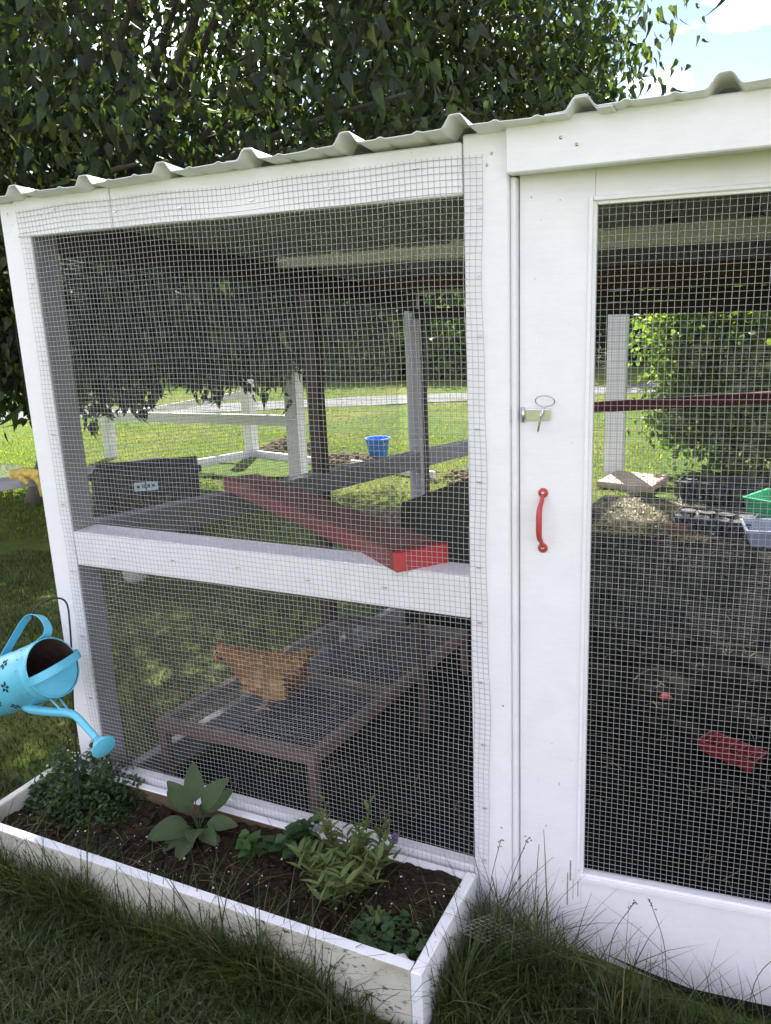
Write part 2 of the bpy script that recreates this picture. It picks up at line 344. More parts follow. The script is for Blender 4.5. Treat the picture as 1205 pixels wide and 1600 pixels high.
def leaf_arrays(P, D, Nn, size, rnd, LV=LEAF_V):
    """P base points, D tip direction, Nn rough normal"""
    D = D / (np.linalg.norm(D, axis=1, keepdims=True) + 1e-9); X = np.cross(D, Nn); X /= (np.linalg.norm(X, axis=1, keepdims=True) + 1e-9); Z = np.cross(X, D)
    k = len(LV); n = len(P)
    V = P[:, None] + size[:, None, None] * (LV[None, :, 0, None] * X[:, None] + LV[None, :, 1, None] * D[:, None] + LV[None, :, 2, None] * Z[:, None])
    b = (np.arange(n) * k)[:, None, None]; QQ, TT = (HEART_Q, HEART_T) if LV is HEART_V else (LEAF_Q, LEAF_T)
    return V.reshape(-1, 3), (QQ[None] + b).reshape(-1, 4), (TT[None] + b).reshape(-1, 3), np.repeat(rnd, k)
def leaves_mesh(name, P, D, Nn, size, rnd, LV=LEAF_V):
    V, q, t, r = leaf_arrays(P, D, Nn, size, rnd, LV); return mesh_np(name, V, [q, t], r)
def rdirs(n):
    v = RNG.normal(size=(n, 3)); return v / np.linalg.norm(v, axis=1, keepdims=True)

def blades(name, P, h, wd, lean, mat, parent=None, segs=3):
    """grass blades rooted at P: tapering curved strips"""
    n = len(P); a = RNG.uniform(0, 2 * np.pi, n); side = np.stack([np.cos(a), np.sin(a), 0 * a], 1)
    b = a + np.pi / 2 + RNG.normal(0, .5, n); ld = np.stack([np.cos(b), np.sin(b), 0 * b], 1)
    rows = []
    for i in range(segs + 1):
        t = i / segs; c = P + ld * (lean * h * t * t)[:, None] + np.array([0, 0, 1]) * (h * t * (1 - .35 * lean * t))[:, None]
        ww = wd * (1 - t) ** .7
        if i < segs: rows += [c - side * ww[:, None] / 2, c + side * ww[:, None] / 2]
        else: rows.append(c)
    k = len(rows); V = np.stack(rows, 1).reshape(-1, 3); base = (np.arange(n) * k)[:, None]
    q = np.concatenate([base + np.array([[2 * i, 2 * i + 1, 2 * i + 3, 2 * i + 2]]) for i in range(segs - 1)]) if segs > 1 else np.zeros((0, 4), int)
    t = base + np.array([[2 * segs - 2, 2 * segs - 1, 2 * segs]])
    rnd = np.repeat(RNG.uniform(0, 1, n), k)
    o = link(name, mesh_np(name, V, [q, t], rnd), mat, parent); o['kind'] = 'stuff'; return o

def gz(y):
    y = np.asarray(y, float); return np.where(y <= 0, 0.0, np.where(y < 6, -.09 * y, -.54 - .36 * (1 - np.exp(-(y - 6) / 4.))))
def gzz(x, y): return gz(y) - .07 * np.clip((np.asarray(x, float) - .12) / .4, 0, 1) * np.exp(-(np.asarray(y, float) / .7) ** 2) + 0.012 * np.sin(x * 1.7 + y) * np.sin(y * 1.3 - x * .6)
def G(x, y): return float(gzz(x, y))

# ------------------------------------------------------------------ the setting
def axis(vals): return np.unique(np.round(np.concatenate(vals), 4))
gx = axis([np.arange(-90, -12, 4.), np.arange(-12, 6, .25), np.arange(6, 91, 4.)]); gy = axis([np.arange(-30, -3, 3.), np.arange(-3, 12, .25), np.arange(12, 140, 4.)])
XX, YY = np.meshgrid(gx, gy); ZZ = gzz(XX, YY); nx, ny = len(gx), len(gy)
idx = np.arange(nx * ny).reshape(ny, nx); F = np.stack([idx[:-1, :-1], idx[:-1, 1:], idx[1:, 1:], idx[1:, :-1]], -1).reshape(-1, 4)
tag(link('ground', mesh_np('ground', np.stack([XX, YY, ZZ], -1).reshape(-1, 3), [F], smooth=True), 'lawn_ground', recenter=False), kind='structure')
def sheet(name, poly, mat, dz=0.006, n=14, kind='structure', rough=0.0):
    """ground patch draped over the lawn: quad of corners subdivided n x n"""
    A, B, Cc, D = [np.array(p, float) for p in poly]; u = np.linspace(0, 1, n + 1); U_, V_ = np.meshgrid(u, u)
    P = (A * ((1 - U_) * (1 - V_))[..., None] + B * (U_ * (1 - V_))[..., None] + Cc * (U_ * V_)[..., None] + D * ((1 - U_) * V_)[..., None])
    Z = gzz(P[..., 0], P[..., 1]) + dz + rough * np.abs(np.sin(P[..., 0] * 31) * np.sin(P[..., 1] * 27))
    i = np.arange((n + 1) ** 2).reshape(n + 1, n + 1); f = np.stack([i[:-1, :-1], i[:-1, 1:], i[1:, 1:], i[1:, :-1]], -1).reshape(-1, 4)
    return tag(link(name, mesh_np(name, np.concatenate([P, Z[..., None]], -1).reshape(-1, 3), [f], smooth=True), mat, recenter=False), kind=kind)
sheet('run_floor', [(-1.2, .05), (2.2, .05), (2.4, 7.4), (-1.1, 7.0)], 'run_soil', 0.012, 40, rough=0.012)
# a lane crossing behind the lawn
va = np.array([0.87, 0.49]); c0 = np.array([-7.9, 15.9])
sheet('lane', [c0 - va * 28 - np.array([-.4, .75]), c0 + va * 34 - np.array([-.4, .75]), c0 + va * 34 + np.array([-.4, .75]), c0 - va * 28 + np.array([-.4, .75])], 'road', 0.02, 50)

# ------------------------------------------------------------------ chicken coop
D_, SH, W0 = 2.47, 0.105, -1.298
coop = thing('chicken_coop', 'white wooden chicken coop with wire mesh walls and ribbed metal roof', 'chicken coop', (-0.1, 1.2, -.1))
WP, WY = 'white_paint', 'white_paint_y'
board('corner_trim', W0, -1.2, 0, .009, -.02, 1.806, WP, coop, .002)
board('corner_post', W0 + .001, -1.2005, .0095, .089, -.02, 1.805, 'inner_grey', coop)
board('post', 0, .092, 0, .089, -.02, 1.83, WP, coop)
board('corner_post', .99, 1.08, 0, .089, -.12, 1.83, WP, coop)
# front boards
board('header', -1.243, -.914, -.004, .034, 1.719, 1.815, WP, coop)
board('header', -.912, -.002, -.0035, .034, 1.719, 1.817, WP, coop)
board('mid_rail', -1.198, -.002, .0015, .0895, .82, .92, WP, coop)
board('sill_board', -1.198, -.002, .003, .04, .03, .168, WP, coop)
board('door_header', .0945, 1.12, -.022, .018, 1.747, 1.838, WP, coop)
# left wall
board('post', -1.262, -1.205, 1.42, 1.48, -.2, 1.70, 'dark_wood', coop)
board('corner_post', -1.275, -1.203, 2.48, 2.56, -.3, 1.54, 'post_grey', coop)
board('post_batten', -1.2025, -1.186, 2.53, 2.558, -.3, 1.52, 'dark_wood', coop)
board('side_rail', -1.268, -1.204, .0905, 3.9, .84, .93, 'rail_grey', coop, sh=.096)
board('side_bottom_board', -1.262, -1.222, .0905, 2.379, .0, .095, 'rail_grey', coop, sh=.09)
board('side_top_plate', -1.26, -1.204, .0905, 2.55, 1.705, 1.79, 'dark_wood', coop, sh=SH)
# rear wall and frame
board('rear_header', -1.2, 1.06, 2.42, 2.466, 1.40, 1.456, 'dark_wood', coop)
board('rear_plate', -1.2, 1.06, 2.405, 2.464, 1.556, 1.64, 'brown_wood', coop)
board('rear_siding_board', -.62, 1.06, 2.43, 2.462, 1.4575, 1.506, 'dark_wood', coop)
board('rear_siding_board', -.62, 1.06, 2.425, 2.460, 1.5075, 1.5545, 'brown_wood', coop)
board('corner_post', .99, 1.078, 2.38, 2.468, -.3, 1.60, WP, coop)
board('tie_beam', -1.199, 1.06, 1.16, 1.249, 1.648, 1.713, WP, coop)
board('side_top_plate', 1.0, 1.06, .0905, 2.55, 1.705, 1.79, 'dark_wood', coop, sh=SH)
board('side_rail', 1.0, 1.06, .0905, 2.4, .84, .93, 'grey_paint', coop, sh=.096)
for k in range(13): board('unseen_shade_board', 1.062, 1.080 + .004 * (k % 2), .09, 2.379, -.12 + k * .15, .028 + k * .15, 'brown_wood', coop, .002, sh=.09)  # solid right wall, out of view, added to darken the coop inside
for y in (1.85,): board('purlin', -1.2, 1.06, y, y + .038, 1.745, 1.80, 'brown_wood', coop, sh=SH)
# roof sheets: trapezoid ribs every 0.236 m, small stiffeners between, lapped
def roof_profile(x):
    p = (x + 1.169) / .2355; f = (p - np.floor(p + .5)) * .2355; a = np.abs(f)
    h = np.clip((.027 - a) / .016, 0, 1) * .022
    for c in (.078, -.078): h = h + np.clip((.010 - np.abs(f - c)) / .007, 0, 1) * .0035
    return h
def roof_sheet(x0, x1, lift, seed):
    rg = np.random.default_rng(seed); xs = np.arange(x0, x1, .0055); ys = np.array([-.062, -.05, -.03, 0.02, .1, .5, 1.0, 1.6, 2.2, 2.72])
    X_, Y_ = np.meshgrid(xs, ys); Hh = roof_profile(X_) + lift
    edge = np.clip((0.02 - Y_) / .08, 0, 1); Hh = Hh + edge * (.0016 * np.sin(X_ * 9 + seed) + .0012 * np.sin(X_ * 23 + 1)) 
    Z_ = 1.822 - SH * Y_ + Hh + .02 * (X_ + .1) * .6
    top = np.stack([X_, Y_, Z_], -1).reshape(-1, 3); n = len(top); bot = top - np.array([0, 0, .0016]); i = np.arange(n).reshape(X_.shape)
    f = np.stack([i[:-1, :-1], i[:-1, 1:], i[1:, 1:], i[1:, :-1]], -1).reshape(-1, 4)
    e = np.concatenate([np.stack([i[0, :-1], i[0, 1:]], -1), np.stack([i[-1, 1:], i[-1, :-1]], -1), np.stack([i[1:, 0], i[:-1, 0]], -1), np.stack([i[:-1, -1], i[1:, -1]], -1)])
    sf = np.stack([e[:, 1], e[:, 0], e[:, 0] + n, e[:, 1] + n], -1)
    ro = link('roof_sheet', mesh_np('roof_sheet', np.concatenate([top, bot]), [f, f[:, ::-1] + n, sf], smooth=False), 'roof_metal', coop)
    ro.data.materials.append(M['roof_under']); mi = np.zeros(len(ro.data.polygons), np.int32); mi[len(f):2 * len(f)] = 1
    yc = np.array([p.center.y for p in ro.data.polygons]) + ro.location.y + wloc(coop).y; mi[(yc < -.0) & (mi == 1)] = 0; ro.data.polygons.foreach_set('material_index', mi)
    return ro
roof_sheet(-1.335, -.435, 0, 1); roof_sheet(-.52, .30, .003, 2); roof_sheet(.18, 1.25, .006, 3)
# wire mesh panels
SPC = .0127
wires('wire_mesh', (-1.228, -.0055, .095), (1, 0, 0), (0, 0, 1), 1.270, 1.695, SPC, .00055, 'wire', coop, .0022, seg=34, seed=3, wobu=.0024)
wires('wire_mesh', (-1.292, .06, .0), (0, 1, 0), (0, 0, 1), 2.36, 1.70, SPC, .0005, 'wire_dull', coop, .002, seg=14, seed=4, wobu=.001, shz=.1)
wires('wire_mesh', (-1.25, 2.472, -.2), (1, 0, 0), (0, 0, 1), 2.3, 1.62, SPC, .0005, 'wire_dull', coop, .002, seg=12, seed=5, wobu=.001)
# staples along the edge of the front mesh
for (x, z) in [(.028 + random.uniform(-.006, .006), .22 + i * .15 + random.uniform(-.03, .03)) for i in range(11)] + [(-1.215, .4 + i * .2) for i in range(7)] + [(-1.1 + i * .2, 1.765 + random.uniform(-.02, .02)) for i in range(6)] + [(-1.05 + i * .21, .87 + random.uniform(-.02, .02)) for i in range(5)]:
    board('staple', x - .005, x + .005, -.0082, -.003, z - .0008, z + .0008, 'steel', coop, 0)
for (x, z) in [(.06, 1.79), (.05, 1.77), (.075, .62), (-1.27, 1.78), (.2, 1.80), (.23, 1.785), (.07, .3)]:
    tube('nail_head', [(x, -.0245 if x > .1 else -.0008, z), (x, -.018 if x > .1 else .003, z)], .003, 'steel', coop, 8)
board('threshold', .1, .985, .12, .18, -.12, -.03, 'rail_grey', coop)
board('door_jamb', .0925, .1035, .012, .07, -.02, 1.745, WP, coop, .002)
# ---- door (turned a little on its hinge line)
DA = .10; dpx, dpy = .106, .03
def dpt(u, d, z): return Vector((dpx + u * math.cos(DA) - d * math.sin(DA), dpy + u * math.sin(DA) + d * math.cos(DA), z))
def dboard_bm(bm, u0, u1, d0, d1, z0, z1, bev=.003):
    b = board_bm(u0, u1, d0, d1, z0, z1, min(bev, .0012))
    for v in b.verts: v.co = dpt(v.co.x, v.co.y, v.co.z)
    me = bpy.data.meshes.new('t'); b.to_mesh(me); b.free(); bm.from_mesh(me); bpy.data.meshes.remove(me)
bm = bmesh.new(); OZ0, OZ1, OU0, OU1, DW = .186, 1.69, .146, .70, .85
dboard_bm(bm, 0, OU0 - .001, 0, .036, -.085, 1.80); dboard_bm(bm, OU1, DW, 0, .036, -.085, 1.80)
dboard_bm(bm, OU0 - .0008, OU1 - .0005, 0.0006, .036, -.0848, OZ0); dboard_bm(bm, OU0 - .0008, OU1 - .0005, 0.0006, .036, OZ1, 1.799)
door = link('door', bm_mesh('door', bm), WP, coop)
def dpart(name, u0, u1, d0, d1, z0, z1, mat, bev=.002):
    bm = bmesh.new(); dboard_bm(bm, u0, u1, d0, d1, z0, z1, bev); return link(name, bm_mesh(name, bm), mat, door)
for k, (wd, d0) in enumerate(((.0085, -.006), (.0065, .001))):   # stepped moulding round the opening
    a = .0 if k == 0 else .0088
    dpart('moulding', OU0 - .012 + a, OU0 - .012 + a + wd, d0, .02, OZ0 - .010 + a, OZ1 + .010 - a, WP)
    dpart('moulding', OU0 - .012 + a + wd + .0003, OU1, d0 + .0006, .02, OZ1 + .010 - a - wd, OZ1 + .010 - a, WP)
    dpart('moulding', OU0 - .012 + a + wd + .0003, OU1, d0 + .0006, .02, OZ0 - .010 + a, OZ0 - .010 + a + wd * 1.5, WP)
o0 = dpt(OU0 - .002, .022, OZ0 - .006)
wires('wire_mesh', o0, (math.cos(DA), math.sin(DA), 0), (0, 0, 1), .57, 1.51, SPC, .00055, 'wire', door, .0015, seg=20, seed=8, wobu=.0007)
# red pull handle
hz0, hz1, hu = .996, 1.112, .050
pts = spline([dpt(hu, -.004, hz0), dpt(hu - .001, -.012, hz0 + .012), dpt(hu - .003, -.030, hz0 + .030), dpt(hu - .003, -.034, (hz0 + hz1) / 2), dpt(hu - .003, -.030, hz1 - .030), dpt(hu - .001, -.012, hz1 - .012), dpt(hu, -.004, hz1)], 6)
n = len(pts); rr = [.0042 + .0026 * math.sin(math.pi * i / (n - 1)) ** 2 for i in range(n)]
h = tube('pull_handle', pts, rr, 'red_handle', door, 10); 
for z in (hz0 - .003, hz1 + .003):
    tube('handle_plate', [dpt(hu, .001, z), dpt(hu, -.0035, z), dpt(hu, -.0055, z)], [.0105, .0105, .008], 'red_handle', door, 16)
    tube('screw', [dpt(hu, -.005, z), dpt(hu, -.0075, z)], [.004, .0032], 'steel', door, 10)
# hasp
for (u0, u1, z0, z1) in ((.118, .1215, .17, .225), (.112, .115, .10, .19), (.126, .1275, .12, .175), (.137, .139, .13, .18), (.06, .0625, .305, .309), (.09, .0915, .42, .427)):
    dpart('scuff_mark', u0, u1, -.0006, .002, z0, z1, 'scuff', 0)
hb = bmesh.new(); dboard_bm(hb, .012, .064, -.007, -.004, 1.270, 1.293, .0012)
link('hasp_strap', bm_mesh('hasp_strap', hb), 'steel', door)
board('hasp_leaf', .0905, .0935, .004, .03, 1.266, 1.296, 'steel', coop, .001)
tube('hasp_hinge_barrel', [dpt(.008, -.006, 1.266), dpt(.008, -.006, 1.297)], .0042, 'steel', door, 10)
tube('hasp_staple', spline([dpt(.047, 0, 1.274), dpt(.047, -.016, 1.275), dpt(.047, -.021, 1.2815), dpt(.047, -.016, 1.288), dpt(.047, 0, 1.289)], 5), .0021, 'steel', door, 8)
pin = thing('latch_pin', 'steel ring pin pushed through the hasp of the white door', 'latch pin', tuple(dpt(.047, -.016, 1.245)))
tube('pin_shank', [dpt(.053, -.016, 1.300), dpt(.047, -.016, 1.2815), dpt(.041, -.016, 1.250), dpt(.0405, -.016, 1.247)], [.0027, .0027, .0027, .0012], 'steel', pin, 8)
rc = dpt(.055, -.017, 1.3115)
tube('pin_ring', [rc + dpt(math.cos(t) * .0195, 0, 0) - dpt(0, 0, 0) + Vector((0, -.006 * math.sin(t), math.sin(t) * .0118)) for t in np.linspace(0, 2 * math.pi, 28, endpoint=False)], .0014, 'steel', pin, 6, closed=True)

# ------------------------------------------------------------------ planter box
planter = thing('planter_box', 'long white wooden planter box standing in front of the coop', 'planter', (-.68, -.17, 0))
PX0, PX1, PY0, PY1, PZ = -1.365, .008, -.348, -.008, .160
pf = board('front_board', PX0, PX1 - .026, PY0, PY0 + .025, -.03, PZ - .0015, 'planter_front', planter)
board('top_edge', PX0, PX1 - .0262, PY0 - .0004, PY0 + .0254, PZ - .001, PZ + .001, 'white_paint_y', planter, .0005)
board('end_board', PX1 - .0255, PX1, PY0 - .002, PY1, -.03, PZ - .001, WY, planter)
board('end_board', PX0 - .026, PX0 - .0005, PY0 - .002, PY1, -.03, PZ - .012, 'planter_paint', planter)
board('back_board', PX0, PX1 - .026, PY1 - .024, PY1, -.03, PZ - .004, WP, planter)
board('back_board_inner_face', PX0 + .01, PX1 - .03, PY1 - .0265, PY1 - .0245, .0, PZ - .008, 'raw_wood', planter, 0)
for (x, y) in ((-.062, -.302), (-.062, -.062), (-1.345, -.302)):
    bm = bmesh.new(); bmesh.ops.create_icosphere(bm, subdivisions=2, radius=1)
    for v in bm.verts:
        k = 1 + .25 * noise.noise(v.co * 1.6 + Vector((x * 40, y * 30, 0))); v.co = Vector((x + max(-.8, min(.8, v.co.x)) * .024 * k, y + max(-.8, min(.8, v.co.y)) * .022 * k, .105 + max(-.9, min(.7, v.co.z)) * .045 * k))
    link('corner_block', bm_mesh('corner_block', bm), 'white_stone', planter)
xs = np.arange(PX0, PX1 - .02, .012); ys = np.arange(PY0 + .02, PY1 - .02, .012); X_, Y_ = np.meshgrid(xs, ys)
Zs = np.array([[.090 + .075 * max(0, (y - PY0) / .34) ** 1.5 * (.35 + .65 * min(1, max(0, (x + 1.0) / .5))) + .014 * noise.noise(Vector((x * 9, y * 9, 1))) + .009 * noise.noise(Vector((x * 35, y * 35, 2))) + .006 * noise.noise(Vector((x * 90, y * 90, 5))) for x in xs] for y in ys])
i = np.arange(X_.size).reshape(X_.shape); f = np.stack([i[:-1, :-1], i[:-1, 1:], i[1:, 1:], i[1:, :-1]], -1).reshape(-1, 4)
link('soil', mesh_np('soil', np.stack([X_, Y_, Zs], -1).reshape(-1, 3), [f], smooth=True), 'soil', planter)
ICO = bmesh.new(); bmesh.ops.create_icosphere(ICO, subdivisions=1, radius=1); ICV = np.array([v.co[:] for v in ICO.verts]); ICF = np.array([[v.index for v in f.verts] for f in ICO.faces]); ICO.free()
def lumps(name, P, S, mat, parent, sq=(1, 1, .7), jit=.35):
    n = len(P); k = len(ICV); V = (ICV[None] * (1 + RNG.uniform(-jit, jit, (n, k, 1)))) * np.array(sq) * S[:, None, None] + P[:, None]
    fs = (ICF[None] + (np.arange(n) * k)[:, None, None]).reshape(-1, 3)
    o = link(name, mesh_np(name, V.reshape(-1, 3), [fs]), mat, parent); o['kind'] = 'stuff'; return o
def in_planter(n, z):
    x, y = RNG.uniform(PX0 + .03, PX1 - .04, n), RNG.uniform(PY0 + .03, PY1 - .04, n); jx = np.clip(((x - xs[0]) / .012).astype(int), 0, len(xs) - 1); jy = np.clip(((y - ys[0]) / .012).astype(int), 0, len(ys) - 1)
    return np.stack([x, y, Zs[jy, jx] + (z - .100)], 1)
lumps('soil_clods', in_planter(1500, .103), RNG.gamma(2.2, .0022, 1500) + .0015, 'clod', planter)
lumps('perlite', in_planter(170, .109), .0007 + RNG.gamma(2, .0005, 170), 'perlite', planter)
nb = 240; P = in_planter(nb, .110); blades('straw_bits', P, RNG.uniform(.01, .05, nb), RNG.uniform(.001, .002, nb), RNG.uniform(2.5, 5, nb), 'straw_blade', planter, 2)

# ---- herbs
def leaf_obj(name, base, d, nrm, size, LV, mat, parent, rnd=.5, sub=True):
    """one large leaf with a finer outline and a raised midrib"""
    d = Vector(d).normalized(); x = d.cross(Vector(nrm)).normalized(); z = x.cross(d); base = Vector(base); V = []; W = LV
    ts = np.linspace(0, 1, 9)
    for t in ts:
        wd = W * (math.sin(math.pi * min(1, t ** .75 * .96 + .02)) ** .8) * .5; droop = -.22 * t * t
        for sx in (-1, -.5, 0, .5, 1):
            lift = .10 * abs(sx) * wd * 2 + (.018 if sx == 0 else 0) * -1 + .012 * math.sin(t * 14 + sx * 3)
            V.append(base + size * (x * sx * wd + d * t + z * (lift + droop)))
    F = [[i * 5 + k, i * 5 + k + 1, i * 5 + k + 6, i * 5 + k + 5] for i in range(8) for k in range(4)]
    return link(name, mesh_np(name, np.array([v[:] for v in V]), [np.array(F)], np.full(len(V), rnd), smooth=True), mat, parent)
sage = thing('sage_plant', 'broad-leaved grey-green sage plant at the back of the planter', 'plant', (-.77, -.10, .1))
SB = Vector((-.765, -.105, .10))
for (a, el, L, h) in [(200, 60, .10, .095), (130, 75, .10, .12), (20, 55, .11, .105), (60, 30, .09, .08), (255, 20, .11, .06), (215, -8, .115, .06), (300, 25, .085, .055), (330, 10, .08, .05), (170, 25, .10, .085), (275, -15, .085, .045), (10, 10, .085, .06), (100, 15, .08, .06), (285, 55, .06, .10), (235, -25, .09, .055), (345, -15, .07, .04)]:
    dr = Vector((math.cos(R(a)) * math.cos(R(el)), math.sin(R(a)) * math.cos(R(el)), math.sin(R(el)))); st = SB + Vector((0, 0, h)) + Vector((dr.x, dr.y, 0)) * .03
    leaf_obj('leaf', st, dr, (-dr.x * dr.z + .3, -dr.y * dr.z - .6, 1 - dr.z * dr.z + .3), L, .56, 'sage_leaf', sage, random.random())
    tube('leaf_stalk', spline([SB + Vector((0, 0, .0)), SB + Vector((dr.x * .01, dr.y * .01, h * .6)), st + dr * .01], 3), .0016, 'sage_leaf', sage, 5)
def herb(name, label, loc, stems, hgt, spread, leafn, lsize, LV, mat, up=.4, flower=None):
    t = thing(name, label, 'plant', loc); loc = Vector(loc); Pp, Dd = [], []; bm = bmesh.new()
    for k in range(stems):
        a = random.uniform(0, 6.283); s_ = spread * math.sqrt(random.random()); hh = hgt * random.uniform(.65, 1.1)
        tip = loc + Vector((math.cos(a) * s_, math.sin(a) * s_, hh)); b0 = loc + Vector((math.cos(a) * s_ * .25, math.sin(a) * s_ * .25, 0))
        cv = spline([b0, b0.lerp(tip, .5) + Vector((0, 0, hh * .1)), tip], 5); tube_bm(bm, cv, .0011, 4)
        for j in range(leafn):
            q = cv[min(len(cv) - 1, int((j + 1) / leafn * (len(cv) - 1)))]; aa = j * 1.57 + random.uniform(-.5, .5) + (3.14 if j % 2 else 0)
            Pp.append(q); Dd.append(Vector((math.cos(aa), math.sin(aa), up + random.uniform(-.3, .5))))
    link('stems', bm_mesh('stems', bm), mat, t)
    P = np.array([p[:] for p in Pp]); Dn = np.array([d[:] for d in Dd]); n = len(P)
    nn = np.tile([0, 0, 1.], (n, 1)) + RNG.normal(0, .25, (n, 3)); o = link('leaves', leaves_mesh('leaves', P, Dn, nn, lsize * RNG.uniform(.6, 1.15, n), RNG.uniform(0, 1, n), LV), mat, t); o['kind'] = 'stuff'
    return t
herb('mint_plant', 'small bright green mint sprig beside the sage', (-.56, -.125, .1), 5, .085, .045, 9, .034, LEAF_V, 'mint_leaf', .2)
herb('lemon_balm', 'dark green bushy balm between the mint and the lavender', (-.475, -.075, .1), 12, .105, .085, 9, .036, LEAF_V, 'balm_leaf', .2)
lav = herb('lavender_plant', 'pale green narrow-leaved lavender clump with upright spikes', (-.29, -.14, .1), 46, .135, .13, 12, .052, THIN_V * np.array([.62, 1, 1]), 'lavender_leaf', .6)
bmf = bmesh.new()
for (dx, dy, hh) in ((-.075, .05, .225), (.045, .07, .235), (.115, .06, .15), (-.05, .03, .18), (.03, .04, .19), (.085, .085, .2)):
    b0 = Vector((-.29 + dx * .5, -.14 + dy * .5, .13)); tp = Vector((-.29 + dx, -.14 + dy, .1 + hh)); 
    st = tube('flower_stalk', spline([b0, b0.lerp(tp, .5) + Vector((.004, 0, .01)), tp], 4), .0013, 'lavender_leaf', lav, 5)
    nL = 26; tt = RNG.uniform(.35, 1, nL); P = np.array([(b0.lerp(tp, float(x)))[:] for x in tt]); aa = RNG.uniform(0, 6.28, nL)
    link('stalk_leaves', leaves_mesh('sl', P, np.stack([np.cos(aa), np.sin(aa), np.full(nL, .9)], 1), np.tile([0, 0, 1.], (nL, 1)), RNG.uniform(.016, .034, nL), RNG.uniform(0, 1, nL), THIN_V), 'lavender_leaf', lav)['kind'] = 'stuff'
lumps('flower', np.array([[-.175 + .004 * math.sin(i * 2.1), -.08 + .004 * math.cos(i * 2.1), .245 + i * .0035] for i in range(8)]), np.full(8, .0055), 'petal_violet', lav)
def seedlings(name, label, x, y, r, n, size, mat, LV=LEAF_V):
    t = thing(name, label, 'plant', (x, y, .1)); a = RNG.uniform(0, 6.28, n); rr = r * np.sqrt(RNG.uniform(0, 1, n)); P = np.stack([x + rr * np.cos(a), y + rr * np.sin(a) * .7, .106 + RNG.uniform(0, .025, n)], 1)
    b = RNG.uniform(0, 6.28, n); o = link('leaves', leaves_mesh(name, P, np.stack([np.cos(b), np.sin(b), RNG.uniform(.1, .9, n)], 1), np.tile([0, 0, 1.], (n, 1)) + RNG.normal(0, .2, (n, 3)), size * RNG.uniform(.5, 1.2, n), RNG.uniform(0, 1, n), LV), mat, t); o['kind'] = 'stuff'
seedlings('seedling_patch', 'low green seedlings in the near right corner of the planter', -.11, -.235, .09, 150, .022, 'balm_leaf')
seedlings('weed_sprig', 'tiny weed sprig in front of the lavender', -.165, -.20, .028, 24, .036, 'lavender_leaf', THIN_V)
# trailing white-flowered mat at the far left end
al = thing('creeping_thyme', 'dark trailing thyme mat with tiny white flowers at the planter corner', 'plant', (-1.2, -.06, .05))
n = 5200; a = RNG.uniform(0, 6.28, n); rr = np.sqrt(RNG.uniform(0, 1, n)); dx = rr * np.cos(a); dy = rr * np.sin(a)
hgt = .14 * (1 - rr ** 2) * RNG.uniform(.35, 1, n) * (1 + .5 * np.sin(dx * 9 + 1) * np.sin(dy * 8)); P = np.stack([-1.215 + dx * .24, -.06 + dy * .155, .085 + hgt], 1)
b = RNG.uniform(0, 6.28, n); o = link('foliage', leaves_mesh('thyme', P, np.stack([np.cos(b), np.sin(b), RNG.uniform(0, 1.4, n)], 1), np.tile([0, 0, 1.], (n, 1)) + RNG.normal(0, .4, (n, 3)), RNG.uniform(.009, .022, n), RNG.uniform(0, 1, n), THIN_V * np.array([1.5, 1, 1])), 'thyme_leaf', al); o['kind'] = 'stuff'
n = 90; P = np.stack([-1.29 + RNG.normal(0, .05, n), .01 + RNG.normal(0, .045, n), .19 + RNG.uniform(-.06, .03, n)], 1); lumps('blossoms', P, RNG.uniform(.0018, .0042, n), 'petal_white', al)

# ------------------------------------------------------------------ watering can on its hook
O = Vector((-1.087, -.228, .620)); VF = (O - CAM_POS).normalized()
VR = (CAM_R - VF * CAM_R.dot(VF)).normalized(); VU = VR.cross(VF).normalized()
AX = (VR * .55 + VU * .22 - VF * .80).normalized()
UU = (VU - AX * VU.dot(AX)).normalized(); WW = UU.cross(AX)      # UU = away from the spout, WW sideways
def cp(a, u, w_=0.0): return O + AX * a + UU * u + WW * w_
can = thing('watering_can', 'light blue metal watering can with punched flowers hanging on its side', 'watering can', tuple(cp(-.24, 0)))
RC = .079
bm = bmesh.new(); seg = 48; prof = [(-.245, .070), (-.245, .0785), (-.238, .0805), (-.225, .0795), (-.12, .0795), (-.035, .0795), (-.03, .0812), (-.024, .0795), (-.004, .0795), (.0, .0812), (.002, .0795), (0, .0778), (-.02, .0778), (-.236, .0778), (-.238, .05), (-.238, .001)]
rings = [[bm.verts.new(cp(a, r * math.cos(2 * math.pi * k / seg), r * math.sin(2 * math.pi * k / seg))) for k in range(seg)] for a, r in prof]
for A_, B_ in zip(rings, rings[1:]):
    for k in range(seg): bm.faces.new((A_[k], A_[(k + 1) % seg], B_[(k + 1) % seg], B_[k]))
me = bm_mesh('body', bm, True); link('body', me, 'can_blue', can)
me.materials.append(M['rust'])
nr = len(prof) - 1
for pi, pl in enumerate(me.polygons):
    if pi // seg >= 11: pl.material_index = 1
rd = Vector((0, .47, .88))          # rim direction (u,w) of the bail ends: u=.47, w=.88
def rim(t): return (rd.y * math.cos(t), rd.z * math.cos(t))
bail = []
for t in np.linspace(0, math.pi, 19):
    u_, w_ = rim(t); bail.append(cp(-.008 + .062 * math.sin(t) ** .8, u_ * .083, w_ * .083))
sidev = (UU * .88 - WW * .47)
ribbon('bail_handle', bail, sidev, .022, .0016, 'can_blue', can)
bm = bmesh.new(); c0_ = []
for t in np.linspace(0, math.pi, 25):
    # half lid on the lower right side
    u_ = .47 * math.cos(t) - .88 * math.sin(t); w_ = .88 * math.cos(t) + .47 * math.sin(t); c0_.append(bm.verts.new(cp(-.006, u_ * .0785, w_ * .0785)))
c1_ = [bm.verts.new(v.co - AX * .0015) for v in c0_]
bm.faces.new(c0_); bm.faces.new(c1_[::-1])
